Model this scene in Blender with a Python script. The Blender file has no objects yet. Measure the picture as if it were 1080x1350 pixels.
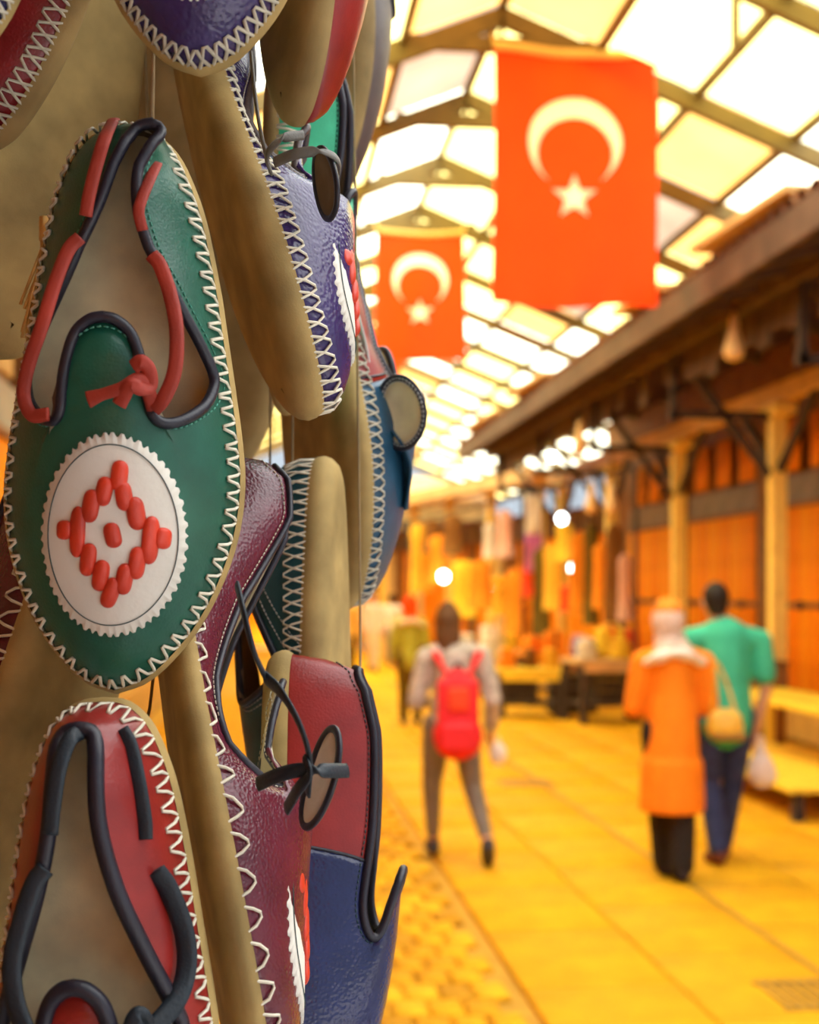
import bpy, bmesh, math, random
import numpy as np
from mathutils import Vector, Matrix

random.seed(7)
rng = np.random.default_rng(11)
scene = bpy.context.scene
col = scene.collection

# ------------------------------------------------------------------ camera
FPX = 1800.0                       # focal length in pixels of the 1080x1350 frame
HZ = 780.0                         # pixel row of the horizon
EYE = 1.68
YAW = math.atan(200.0 / FPX)       # camera turned to the right of the street axis
CAM = Vector((0, 0, EYE))
FW = Vector((math.sin(YAW), math.cos(YAW), 0))
RT = Vector((math.cos(YAW), -math.sin(YAW), 0))
UP = Vector((0, 0, 1))
cd = bpy.data.cameras.new('camera')
cam = bpy.data.objects.new('camera', cd); col.objects.link(cam)
cam.location = CAM; cam.rotation_euler = (math.pi / 2, 0, -YAW)
cd.sensor_width = 36; cd.sensor_fit = 'AUTO'; cd.lens = 36 * FPX / 1350
cd.shift_y = (HZ - 675) / 1350
cd.clip_start = 0.02; cd.clip_end = 300
cd.dof.use_dof = True; cd.dof.focus_distance = 0.67; cd.dof.aperture_fstop = 8.8
scene.camera = cam

# ------------------------------------------------------------------ sky, sun, exposure
world = bpy.data.worlds.new('sky'); scene.world = world; world.use_nodes = True
wb = world.node_tree.nodes['Background']
wb.inputs[0].default_value = (0.78, 0.89, 1.0, 1); wb.inputs[1].default_value = 0.75
sd = bpy.data.lights.new('sun', 'SUN'); sd.energy = 22; sd.angle = math.radians(2); sd.color = (1, 0.97, 0.91)
sun = bpy.data.objects.new('sun', sd); col.objects.link(sun)
sun.location = (3, 10, 20); sun.rotation_euler = (math.radians(12), math.radians(-14), 0)
scene.view_settings.view_transform = 'Standard'
scene.view_settings.look = 'None'
scene.view_settings.gamma = 1
scene.view_settings.use_curve_mapping = False
scene.view_settings.exposure = 0.15


def at(px, py, d):
    """world point seen at pixel (px, py) at depth d metres along the view axis"""
    return CAM + FW * d + RT * ((px - 540) / FPX * d) + UP * ((HZ - py) / FPX * d)


# ------------------------------------------------------------------ materials
MATS = {}


def mat(name, c, rough=0.6, var=0.12, vscale=30, bump=0.0, bscale=300, kind='noise', spec=0.5,
        sheen=0.0, emit=None, estr=0.0, translucent=0.0, metallic=0.0, alpha=1.0, dist=0.001):
    if name in MATS: return MATS[name]
    m = bpy.data.materials.new(name); m.use_nodes = True
    nt = m.node_tree; N = nt.nodes; L = nt.links
    b = N['Principled BSDF']; out = N['Material Output']
    tc = N.new('ShaderNodeTexCoord')
    nz = N.new('ShaderNodeTexNoise'); nz.inputs['Scale'].default_value = vscale
    nz.inputs['Detail'].default_value = 4
    L.new(tc.outputs['Object'], nz.inputs['Vector'])
    rp = N.new('ShaderNodeValToRGB')
    rp.color_ramp.elements[0].position = 0.3; rp.color_ramp.elements[1].position = 0.7
    lo = [max(0, x * (1 - var)) for x in c]; hi = [min(1, x * (1 + var)) for x in c]
    rp.color_ramp.elements[0].color = (*lo, 1); rp.color_ramp.elements[1].color = (*hi, 1)
    L.new(nz.outputs['Fac'], rp.inputs['Fac'])
    L.new(rp.outputs['Color'], b.inputs['Base Color'])
    b.inputs['Roughness'].default_value = rough
    b.inputs['Specular IOR Level'].default_value = spec
    b.inputs['Metallic'].default_value = metallic
    if sheen: b.inputs['Sheen Weight'].default_value = sheen
    if emit:
        b.inputs['Emission Color'].default_value = (*emit, 1); b.inputs['Emission Strength'].default_value = estr
    if bump:
        if kind == 'leather':
            t = N.new('ShaderNodeTexVoronoi'); t.feature = 'SMOOTH_F1'; t.inputs['Scale'].default_value = bscale
            ov = t.outputs['Distance']
        else:
            t = N.new('ShaderNodeTexNoise'); t.inputs['Scale'].default_value = bscale; t.inputs['Detail'].default_value = 6
            ov = t.outputs['Fac']
        L.new(tc.outputs['Object'], t.inputs['Vector'])
        bp = N.new('ShaderNodeBump'); bp.inputs['Strength'].default_value = bump; bp.inputs['Distance'].default_value = dist
        L.new(ov, bp.inputs['Height']); L.new(bp.outputs['Normal'], b.inputs['Normal'])
    if translucent:
        tr = N.new('ShaderNodeBsdfTranslucent'); L.new(rp.outputs['Color'], tr.inputs['Color'])
        mx = N.new('ShaderNodeMixShader'); mx.inputs[0].default_value = translucent
        L.new(b.outputs[0], mx.inputs[1]); L.new(tr.outputs[0], mx.inputs[2]); L.new(mx.outputs[0], out.inputs['Surface'])
    MATS[name] = m
    return m


def leather(name, c, rough=0.42, bump=0.35, bscale=800, var=0.2):
    return mat(name, c, rough, var, 45, bump, bscale, 'leather', 0.5, dist=0.0006)


G = {}
G['sole'] = mat('tan_sole_leather', (0.40, 0.275, 0.10), 0.75, 0.3, 28, 0.25, 900, spec=0.25, dist=0.0005)
G['sole_dark'] = mat('brown_sole_leather', (0.30, 0.20, 0.075), 0.75, 0.3, 28, 0.25, 900, spec=0.25, dist=0.0005)
G['insole'] = mat('beige_insole_suede', (0.86, 0.76, 0.48), 0.9, 0.2, 35, 0.2, 900, spec=0.15, dist=0.0005)
G['lining'] = mat('brown_lining', (0.20, 0.14, 0.085), 0.85, 0.2, 40, 0.2, 700, spec=0.2, dist=0.0005)
G['lining_pale'] = mat('pale_lining', (0.55, 0.47, 0.32), 0.85, 0.15, 40, 0.2, 700, spec=0.2, dist=0.0005)
G['green'] = leather('green_leather', (0.010, 0.100, 0.060), 0.36, 0.2)
G['purple'] = leather('purple_leather', (0.042, 0.023, 0.108), 0.25, 0.6, 480)
G['red'] = leather('red_leather', (0.27, 0.016, 0.012), 0.32, 0.15)
G['darkred'] = leather('dark_red_leather', (0.22, 0.010, 0.012), 0.3, 0.3)
G['maroon'] = leather('maroon_leather', (0.115, 0.012, 0.026), 0.27, 0.6, 600)
G['teal'] = leather('teal_leather', (0.014, 0.085, 0.105), 0.45, 0.2)
G['blue'] = leather('blue_leather', (0.016, 0.075, 0.135), 0.38, 0.25)
G['navy'] = leather('navy_leather', (0.012, 0.017, 0.080), 0.25, 0.5, 560)
G['mint'] = leather('mint_leather', (0.05, 0.52, 0.27), 0.5, 0.15)
G['black'] = leather('black_piping_leather', (0.014, 0.012, 0.022), 0.42, 0.2)
G['brownpipe'] = leather('brown_piping_leather', (0.085, 0.060, 0.055), 0.5, 0.25)
G['lace_red'] = leather('red_lace_leather', (0.34, 0.030, 0.013), 0.6, 0.2)
G['lace_navy'] = leather('navy_lace_leather', (0.007, 0.014, 0.022), 0.55, 0.3)
G['lace_gray'] = leather('grey_lace_leather', (0.16, 0.15, 0.13), 0.6, 0.3)
G['lace_white'] = leather('white_lace_leather', (0.72, 0.70, 0.66), 0.6, 0.2)
G['patch'] = mat('cream_patch_leather', (0.80, 0.76, 0.66), 0.6, 0.05, 25, 0.35, 260, spec=0.3, dist=0.0008)
G['weave'] = leather('scarlet_weave_leather', (0.62, 0.040, 0.012), 0.42, 0.15)
G['thread'] = mat('cream_thread', (0.78, 0.72, 0.56), 0.7, 0.12, 60, 0.3, 1500, dist=0.0003)
G['thread_dim'] = mat('waxed_thread', (0.55, 0.50, 0.38), 0.7, 0.15, 60, 0.3, 1500, dist=0.0003)
G['thread_green'] = mat('teal_thread', (0.10, 0.36, 0.26), 0.7, 0.1, 60)
G['thread_dark'] = mat('dark_thread', (0.02, 0.06, 0.06), 0.7, 0.1, 60)
G['thread_white'] = mat('white_thread', (0.6, 0.6, 0.58), 0.7, 0.1, 60)


# ------------------------------------------------------------------ mesh helpers
class MB:
    """collects shapes and builds ONE mesh object"""

    def __init__(s): s.v = []; s.f = []; s.mi = []

    def add(s, v, f, mi=0):
        o = len(s.v); s.v.extend([tuple(p) for p in v]); s.f.extend([tuple(i + o for i in q) for q in f]); s.mi.extend([mi] * len(f)); return s

    def box(s, c, size, rot=None, bevel=0.0, mi=0):
        hx, hy, hz = [x / 2 for x in size]
        if bevel:
            b = min(bevel, hx * .9, hy * .9, hz * .9); v = []
            for z, k in ((-hz, 1), (-hz + b, 0), (hz - b, 0), (hz, 1)):
                q = b if k else 0
                v += [(-hx + q, -hy + q, z), (hx - q, -hy + q, z), (hx - q, hy - q, z), (-hx + q, hy - q, z)]
            f = [(3, 2, 1, 0), (12, 13, 14, 15)]
            for r in range(3):
                for k in range(4): f.append((r * 4 + k, r * 4 + (k + 1) % 4, r * 4 + 4 + (k + 1) % 4, r * 4 + 4 + k))
        else:
            v = [(x, y, z) for z in (-hz, hz) for x, y in ((-hx, -hy), (hx, -hy), (hx, hy), (-hx, hy))]
            f = [(3, 2, 1, 0), (4, 5, 6, 7), (0, 1, 5, 4), (1, 2, 6, 5), (2, 3, 7, 6), (3, 0, 4, 7)]
        M = Matrix.Translation(Vector(c)) @ (rot.to_4x4() if rot is not None else Matrix())
        return s.add([M @ Vector(p) for p in v], f, mi)

    def bar(s, a, b, w, h, up=(0, 0, 1), mi=0):
        a = Vector(a); b = Vector(b); y = (b - a); L = y.length; y.normalize(); u = Vector(up)
        x = y.cross(u)
        if x.length < 1e-5: x = y.cross(Vector((1, 0, 0)))
        x.normalize(); z = x.cross(y)
        R = Matrix((x, y, z)).transposed()
        return s.box((a + b) / 2, (w, L, h), R, 0.0, mi)

    def tube(s, pts, r, n=6, closed=False, up=None, flat=1.0, mi=0, cap=True):
        """tube along pts; r scalar or list; flat = thickness ratio across 'up'"""
        P = [Vector(p) for p in pts]; k = len(P); v = []; f = []
        rr = r if hasattr(r, '__len__') else [r] * k
        nrm = None
        for i in range(k):
            t = (P[(i + 1) % k] - P[i - 1]) if closed else (P[min(i + 1, k - 1)] - P[max(i - 1, 0)])
            if t.length < 1e-9: t = Vector((0, 0, 1))
            t.normalize()
            if up is not None:
                u = Vector(up[i] if hasattr(up[0], '__len__') else up)
            else:
                u = nrm if nrm is not None else (Vector((0, 0, 1)) if abs(t.z) < .9 else Vector((1, 0, 0)))
            u = u - t * u.dot(t)
            if u.length < 1e-6: u = t.orthogonal()
            u.normalize(); nrm = u; w = t.cross(u)
            for j in range(n):
                a = 2 * math.pi * (j + .5) / n
                v.append(P[i] + w * (math.cos(a) * rr[i]) + u * (math.sin(a) * rr[i] * flat))
        m = k if closed else k - 1
        for i in range(m):
            for j in range(n):
                a = i * n + j; b = i * n + (j + 1) % n; i2 = (i + 1) % k
                f.append((a, b, i2 * n + (j + 1) % n, i2 * n + j))
        if not closed and cap:
            f.append(tuple(range(n - 1, -1, -1))); f.append(tuple(range((k - 1) * n, k * n)))
        return s.add(v, f, mi)

    def ell(s, c, r, rot=None, n=10, m=7, mi=0):
        v = []; f = []; c = Vector(c)
        R = rot if rot is not None else Matrix.Identity(3)
        for i in range(1, m):
            th = math.pi * i / m
            for j in range(n):
                ph = 2 * math.pi * j / n
                v.append(c + R @ Vector((r[0] * math.sin(th) * math.cos(ph), r[1] * math.sin(th) * math.sin(ph), r[2] * math.cos(th))))
        t = len(v); v.append(c + R @ Vector((0, 0, r[2]))); v.append(c + R @ Vector((0, 0, -r[2])))
        for i in range(m - 2):
            for j in range(n): f.append((i * n + j, (i + 1) * n + j, (i + 1) * n + (j + 1) % n, i * n + (j + 1) % n))
        for j in range(n):
            f.append((t, j, (j + 1) % n)); f.append((t + 1, (m - 2) * n + (j + 1) % n, (m - 2) * n + j))
        return s.add(v, f, mi)

    def lathe(s, c, prof, n=14, mi=0):
        v = []; f = []; c = Vector(c)
        for r, z in prof:
            for j in range(n):
                a = 2 * math.pi * j / n; v.append(c + Vector((r * math.cos(a), r * math.sin(a), z)))
        for i in range(len(prof) - 1):
            for j in range(n): f.append((i * n + j, i * n + (j + 1) % n, (i + 1) * n + (j + 1) % n, (i + 1) * n + j))
        f.append(tuple(range(n - 1, -1, -1))); f.append(tuple(range((len(prof) - 1) * n, len(prof) * n)))
        return s.add(v, f, mi)

    def mesh(s, name, mats, smooth=True):
        me = bpy.data.meshes.new(name); me.from_pydata(s.v, [], s.f)
        for m in (mats if isinstance(mats, (list, tuple)) else [mats]): me.materials.append(m)
        me.polygons.foreach_set('material_index', s.mi)
        if smooth: me.polygons.foreach_set('use_smooth', [True] * len(me.polygons))
        me.update(); return me

    def build(s, name, mats, parent=None, smooth=True, loc=None):
        o = bpy.data.objects.new(name, s.mesh(name, mats, smooth)); col.objects.link(o)
        if parent: o.parent = parent
        if loc is not None: o.location = loc
        return o


def inst(name, me, parent=None, loc=(0, 0, 0), rot=(0, 0, 0), scale=None):
    o = bpy.data.objects.new(name, me); col.objects.link(o); o.location = loc; o.rotation_euler = rot
    if scale: o.scale = scale
    if parent: o.parent = parent
    return o


def tag(o, label=None, cat=None, group=None, kind=None):
    if label: o['label'] = label
    if cat: o['category'] = cat
    if group: o['group'] = group
    if kind: o['kind'] = kind
    return o


def empty(name, loc=(0, 0, 0), rz=0.0):
    o = bpy.data.objects.new(name, None); col.objects.link(o); o.location = loc; o.rotation_euler = (0, 0, rz)
    o.empty_display_size = 0.05
    return o


def catmull(pts, n):
    P = np.array(pts, float); k = len(P)
    Q = np.vstack([2 * P[0] - P[1], P, 2 * P[-1] - P[-2]])
    t = np.linspace(0, k - 1, n); i = np.minimum(t.astype(int), k - 2); u = (t - i)[:, None]
    a, b, c, d = Q[i], Q[i + 1], Q[i + 2], Q[i + 3]
    return 0.5 * (2 * b + (c - a) * u + (2 * a - 5 * b + 4 * c - d) * u ** 2 + (3 * b - a - 3 * c + d) * u ** 3)


def arc_resample(D, a):
    s = np.r_[0, np.cumsum(np.linalg.norm(np.diff(D, axis=0), axis=1))]; s /= s[-1]
    return np.stack([np.interp(a, s, D[:, j]) for j in range(D.shape[1])], 1)
# ================================================================== SETTING
B = {}
B['stone'] = mat('yellow_stone', (0.78, 0.42, 0.02), .75, .16, 2.2, .4, 14, spec=.3, dist=.01)
B['joint'] = mat('stone_joint', (0.52, 0.27, 0.03), .9, .2, 6, spec=.2)
B['cobble'] = [mat('cobble_%d' % k, c, .8, .18, 9, .4, 40, spec=.12, dist=.005) for k, c in
               enumerate([(.70, .335, .009), (.61, .28, .009), (.75, .38, .014), (.50, .23, .011)])]
B['slab'] = [mat('slab_%d' % k, c, .75, .12, 4, .35, 20, spec=.12, dist=.006) for k, c in enumerate([(.71, .345, .007), (.67, .325, .007), (.74, .365, .009)])]
B['shutter'] = [mat('orange_shutter_%d' % k, c, .7, .14, 3, .2, 30, spec=.1) for k, c in enumerate([(.95, .27, .006), (.88, .235, .006), (.98, .31, .01)])]
B['upper'] = mat('orange_board', (.86, .28, .010), .7, .2, 4, spec=.1)
B['jamb'] = mat('brown_wood', (.22, .085, .015), .7, .25, 6)
B['darkwood'] = mat('dark_wood', (.045, .026, .018), .75, .3, 6)
B['eave'] = mat('weathered_eave_wood', (.10, .055, .036), .8, .35, 3)
B['soffit'] = mat('tan_soffit_board', (.42, .19, .05), .8, .3, 2)
B['post'] = mat('pale_yellow_wood', (.95, .64, .15), .6, .12, 8, spec=.2)
B['beam'] = mat('pale_beam', (.62, .38, .16), .7, .2, 5)
B['steel'] = mat('olive_steel', (.13, .085, .015), .6, .2, 6)
B['pane'] = mat('grey_glass', (.17, .12, .09), .35, .3, 3, spec=.25)
B['cream'] = mat('cream_board', (.72, .55, .26), .7, .15, 3)
B['plinth'] = mat('stone_plinth', (.50, .28, .05), .85, .2, 4)
B['tile'] = mat('clay_tile', (.28, .12, .06), .8, .35, 12)
B['pA'] = mat('yellow_roof_sheet', (1.0, .78, .27), .5, .12, .9, translucent=.88)
B['pB'] = mat('pale_roof_sheet', (1.0, .95, .72), .5, .06, .9, translucent=.88)
B['pC'] = mat('aged_amber_sheet', (.62, .33, .09), .5, .15, 1.2, translucent=.8)
B['pE'] = mat('grey_light_setting_sheet', (.80, .84, .88), .5, .06, .9, translucent=.85)  # for unseen bays only, toned to set the light on the shoes
B['pD'] = mat('dull_tin_sheet', (.42, .32, .24), .5, .2, 1.2, translucent=.35)


def struct(o): o['kind'] = 'structure'; return o


# ---- floor: base, cobbles on the left strip, large slabs further right
Y0, Y1 = -4.0, 42.0
mb = MB(); mb.box((2, (Y0 + Y1) / 2, -.08), (16, Y1 - Y0, .10)); floor = struct(mb.build('floor', B['joint'], None, False))
cob = [MB().box((0, 0, 0), (1, 1, 1)) for _ in range(0)]
cobme = []
for k in range(4):
    for q in range(2):
        b = MB(); b.box((0, 0, 0), (.132 + .008 * q, .205 - .012 * q, .05), None, .016); cobme.append(b.mesh('cobble', B['cobble'][k]))
rest = MB(); cnt = 0
y = 4.6; row = 0
while y < 22:
    x = -1.15 + (.07 if row % 2 else 0)
    while x < 1.04:
        z = -.02 + random.uniform(-.004, .005)
        d = y; px = 340 + 1800 * x / d
        if px > 455 and y < 9.6 and cnt < 260:
            o = inst('cobble', random.choice(cobme), floor, (x, y, z), (random.uniform(-.02, .02), random.uniform(-.02, .02), random.uniform(-.04, .04))); cnt += 1
        elif y < 14 or row % 1 == 0:
            rest.box((x, y, z), (.134, .2, .05), None, .012 if y < 9 else 0)
        x += .147
    y += .218; row += 1
o = rest.build('cobble_field', B['cobble'][0], floor, True); o['kind'] = 'stuff'
slme = []
for k in range(3):
    b = MB(); b.box((0, 0, 0), (.66, .98, .06), None, .008); slme.append(b.mesh('slab', B['slab'][k]))
y = 3.2; row = 0
while y < 40:
    for j in range(7):
        x = 1.45 + j * .672
        inst('paving_slab', slme[(row * 5 + j * 3 + row // 3) % 3], floor, (x, y + (.49 if j % 2 else 0), -.026 + random.uniform(-.002, .002)), (0, 0, 0))
    y += .99; row += 1
gs = mat('grey_bounce_stone', (.36, .36, .37), .8, .12, 3)  # unseen grey paving, added to take the yellow out of the bounced light
for k in range(8):
    b = MB(); b.box((-3.1 + k * 1.5, -.35, .0), (1.48, 6.9, .03), None, .006); b.build('grey_bounce_slab', gs, floor, False)
# drain channel with grates
gm = mat('iron_grate', (.34, .18, .02), .6, .3, 20)
for k in range(3):
    gr = MB(); gx, gy = (2.33, 5.45 + k * 6.3)
    for q in range(9): gr.box((gx - .2 + q * .05, gy, .008), (.022, .34, .012))
    gr.box((gx, gy - .18, .008), (.46, .03, .012)); gr.box((gx, gy + .18, .008), (.46, .03, .012))
    gr.build('drain_grate', gm, floor, False)
b = MB(); b.box((2.46, 14, .003), (.022, 26, .008)); b.build('drain_line', gm, floor, False)

# ---- right row of shops (X is the wall, posts stand in front)
WX = 6.3; PX = 5.2; PY = [13.26 + 3.25 * k for k in range(-3, 4)]
wr = struct(empty('wall_right', (WX, 13, 0)))


def child(mb, name, m, par, smooth=False):
    o = mb.build(name, m, par, smooth)
    if par: o.matrix_parent_inverse = Matrix.Translation(-par.location)
    return o


def shopfront(wall, x, ylist, face, upper_m, shut_m, plank=.30):
    bb = MB(); y0, y1 = ylist[0] - 1.6, ylist[-1] + 1.6
    bb.box((x + .25 * face, (y0 + y1) / 2, 2.4), (.3, y1 - y0, 4.86)); child(bb, 'wall_body', B['jamb'], wall)
    bb = MB(); bb.box((x - .05 * face, (y0 + y1) / 2, .26), (.36, y1 - y0, .5)); child(bb, 'plinth', B['plinth'], wall)
    pm = []
    for k in range(3):
        q = MB(); q.box((0, 0, 0), (.04, plank - .018, 2.16), None, .008); pm.append(q.mesh('shutter_plank', shut_m[k]))
    um = MB(); um.box((0, 0, 0), (.03, .26, .62), None, .006); um = um.mesh('upper_board', upper_m)
    wm = MB(); wm.box((0, 0, 0), (.03, .70, .33)); wm = wm.mesh('window_pane', B['pane'], False)
    for a, b in zip(ylist[:-1], ylist[1:]):
        jb = MB(); jb.box((x + .04 * face, a, 2.2), (.16, .26, 3.9), None, .02); child(jb, 'door_jamb', B['jamb'], wall)
        n = int((b - a - .3) / plank); w0 = a + .15 + ((b - a - .3) - n * plank) / 2
        for k in range(n):
            o = inst('shutter_plank', pm[(k * 2 + int(a)) % 3], wall, (x, w0 + (k + .5) * plank, .52 + 1.08)); o.matrix_parent_inverse = Matrix.Translation(-wall.location)
        for k in range(4):
            o = inst('window_pane', wm, wall, (x + .02 * face, w0 + (k + .5) * n * plank / 4, 2.90)); o.matrix_parent_inverse = Matrix.Translation(-wall.location)
        for k in range(9):
            if k % 3 == 2: continue
            o = inst('upper_board', um, wall, (x, w0 + (k + .5) * n * plank / 9, 3.42)); o.matrix_parent_inverse = Matrix.Translation(-wall.location)
        rl = MB(); rl.box((x - .03 * face, (a + b) / 2, 1.52), (.03, b - a - .34, .07), None, .005); child(rl, 'shutter_rail', B['jamb'], wall)
        for k in range(4):
            bt = MB(); bt.box((x - .06 * face, w0 + (k + .5) * n * plank / 4, 1.52), (.05, .12, .10), None, .015); child(bt, 'bolt', B['darkwood'], wall)
        rl = MB(); rl.box((x - .02 * face, (a + b) / 2, 2.70), (.06, b - a - .2, .06), None, .005); child(rl, 'lintel', B['jamb'], wall)
    return wall


shopfront(wr, WX, PY, 1, B['upper'], B['shutter'])

# posts
pmsh = MB(); pmsh.box((0, 0, 1.8), (.15, .15, 3.55), None, .015); pmsh = pmsh.mesh('post', B['post'], False)
pfoot = MB(); pfoot.box((0, 0, .09), (.30, .30, .18), None, .03); pfoot = pfoot.mesh('foot', B['plinth'], False)
pcap = MB(); pcap.box((0, 0, 3.50), (.22, .5, .12), None, .02); pcap = pcap.mesh('capital', B['post'], False)
POSTL = {2: 'pale yellow square wooden post beside the long bench table', 3: 'pale yellow square wooden post by the dark wooden box',
         4: 'pale yellow square wooden post behind the woman in orange', 5: 'pale yellow square wooden post beside the pale stall table',
         6: 'pale yellow square wooden post at the corner of the far row'}
for k, y in enumerate(PY):
    if k not in POSTL: continue
    r = empty('wooden_post', (PX, y, 0))
    tag(r, POSTL[k], 'post', 'posts along the shuttered shops')
    inst('shaft', pmsh, r); inst('foot', pfoot, r); inst('capital', pcap, r)

# canopy of the right row
cr = struct(empty('ceiling_right_eave', (PX, 13, 3.6)))
EX, EZ, IX, IZ = 3.58, 4.17, 6.7, 4.95
ya, yb = PY[0] - 1.5, PY[-1] + 1.0
bm_ = MB(); bm_.box((PX, (ya + yb) / 2, 3.66), (.16, yb - ya, .18)); child(bm_, 'plate_beam', B['beam'], cr)
sl = math.atan2(IZ - EZ, IX - EX); Ls = math.hypot(IZ - EZ, IX - EX); Rsl = Matrix.Rotation(-sl, 3, 'Y')
sb = MB(); nb = int((yb - ya) / .46)
sbm = MB(); sbm.box((0, 0, 0), (Ls, .44, .03), Rsl); sbm = sbm.mesh('soffit_board', B['soffit'], False)
for k in range(nb):
    o = inst('soffit_board', sbm, cr, ((EX + IX) / 2, ya + (k + .5) * .46, (EZ + IZ) / 2 + random.uniform(0, .02))); o.matrix_parent_inverse = Matrix.Translation(-cr.location)
rfm = MB(); rfm.box((0, 0, 0), (Ls, .10, .15), Rsl); rfm = rfm.mesh('rafter', B['eave'], False)
for k in range(int((yb - ya) / .65)):
    o = inst('rafter', rfm, cr, ((EX + IX) / 2, ya + .3 + k * .65, (EZ + IZ) / 2 - .09)); o.matrix_parent_inverse = Matrix.Translation(-cr.location)
fb = MB(); fb.box((EX - .02, (ya + yb) / 2, EZ - .05), (.05, yb - ya, .24)); child(fb, 'fascia', B['eave'], cr)
fb = MB(); fb.box((EX + .5, (ya + yb) / 2, EZ - .06), (.10, yb - ya, .14)); child(fb, 'eave_purlin', B['eave'], cr)
# inner dark skirt boards hanging below the eave purlin
skm = MB(); skm.box((0, 0, 0), (.03, .30, .42), None, .005); skm = skm.mesh('skirt_board', B['eave'], False)
for k in range(int((yb - ya) / .325)):
    if random.random() < .22: continue
    o = inst('skirt_board', skm, cr, (EX + .62, ya + .2 + k * .325, EZ - .12 - random.uniform(0, .16))); o.matrix_parent_inverse = Matrix.Translation(-cr.location)
# roof tiles on the eave: three courses
tm = MB(); v = []; f = []
for e, yy in ((0, 1.0), (1, .82)):
    for j in range(7):
        a = math.pi * j / 6; v.append((e * .42, math.cos(a) * .095 * yy, math.sin(a) * .075 * yy))
for j in range(6): f.append((j, j + 1, 7 + j + 1, 7 + j))
tm.add([Rsl @ Vector(q) for q in v], f); tme = tm.mesh('roof_tile', B['tile'])
for c in range(3):
    for k in range(int((yb - ya) / .215)):
        if c == 2 and k % 1: continue
        zz = EZ + .07 + c * .38 * math.sin(sl); o = inst('roof_tile', tme, cr, (EX - .05 + c * .38 * math.cos(sl), ya + (k + .5) * .215, zz + c * .006)); o.matrix_parent_inverse = Matrix.Translation(-cr.location)
rb_ = MB(); rb_.box(((EX + IX) / 2 + .03, (ya + yb) / 2, (EZ + IZ) / 2 + .055), (Ls, yb - ya, .03), Rsl); child(rb_, 'roof_deck', B['tile'], cr)
# a few loose pale planks laid on the eave edge
for yy, w in ((9.6, 1.7), (12.3, 1.2), (17.5, 2.0), (21.2, 2.2)):
    q = MB(); q.box((EX - .04, yy, EZ + .20), (.22, w, .05), Matrix.Rotation(.06, 3, 'Z')); child(q, 'loose_plank', B['beam'], cr)
for y in PY:
    for kk in range(1):
        q = MB(); q.bar((PX - .08, y, 2.85), (EX + .62, y, EZ - .14), .07, .07); child(q, 'brace', B['darkwood'], cr)
        q = MB(); q.bar((PX, y, 3.45), (EX + .5, y, 3.45), .07, .08); child(q, 'tie_beam', B['darkwood'], cr)
        q = MB(); q.bar((EX + .55, y, 3.40), (EX + .55, y, EZ - .1), .07, .07); child(q, 'hanger', B['darkwood'], cr)
        q = MB(); q.bar((PX, y + .08, 2.9), (PX, y + 1.0, 3.6), .07, .07, (1, 0, 0)); child(q, 'brace', B['darkwood'], cr)
        q = MB(); q.bar((PX, y - .08, 2.9), (PX, y - 1.0, 3.6), .07, .07, (1, 0, 0)); child(q, 'brace', B['darkwood'], cr)

# ---- left row of shops (behind the hanging shoes)
LX = -1.65; LY = [3.5 + 3.25 * k for k in range(0, 11)]
wl = struct(empty('wall_left', (LX, 13, 0)))
shopfront(wl, LX, LY, -1, B['cream'], B['shutter'])
q = MB(); q.box((LX - .25, -1.6, 2.4), (.3, 7.0, 4.86)); child(q, 'wall_body', B['jamb'], wl)
wbk = struct(empty('wall_back_sky_blocker', (-1.5, -5.2, 0)))  # unseen wall behind the camera, added to cut the frontal skylight
q = MB(); q.box((-1.6, -5.2, 2.5), (6.4, .3, 5.0)); child(q, 'wall_body', B['jamb'], wbk)
for k in range(20):
    q = MB(); q.box((-4.6 + k * .32, -5.03, 1.6), (.30, .04, 3.1), None, .008); child(q, 'shutter_plank', B['shutter'][k % 3], wbk)
cl = struct(empty('ceiling_left_eave', (LX, 18, 4)))
q = MB(); sl2 = math.atan2(.75, 2.2); q.box((-.9, -.5, 4.28), (2.7, 7, .05), Matrix.Rotation(sl2, 3, 'Y')); child(q, 'roof_deck', B['soffit'], cl)  # near stretch, out of view, drawn out over the camera against the sun
q = MB(); q.box((-1.35, 20.5, 4.43), (1.7, 35, .05), Matrix.Rotation(sl2, 3, 'Y')); child(q, 'roof_deck', B['soffit'], cl)
for k in range(46):
    q = MB() if k == 0 else q
    if k == 0:
        q.box((0, 0, 0), (1.6, .1, .14), Matrix.Rotation(sl2, 3, 'Y')); rme = q.mesh('rafter', B['eave'], False)
    o = inst('rafter', rme, cl, (-1.35, -4 + k * .88, 4.35)); o.matrix_parent_inverse = Matrix.Translation(-cl.location)
q = MB(); q.box((.33, -.5, 3.85), (.05, 7, .2)); child(q, 'fascia', B['eave'], cl)
q = MB(); q.box((-.57, 20.5, 4.15), (.05, 35, .2)); child(q, 'fascia', B['eave'], cl)

# ---- hall roof of translucent sheets on steel trusses
RX, RZ, SLP = 2.0, 6.48, .40
hall = struct(empty('ceiling', (RX, 10, RZ)))
TY = [11.1 + 1.92 * k for k in range(-7, 16)]
edge_r, edge_l = 7.2, -3.2


def rz(x): return RZ - SLP * abs(x - RX)


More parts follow.
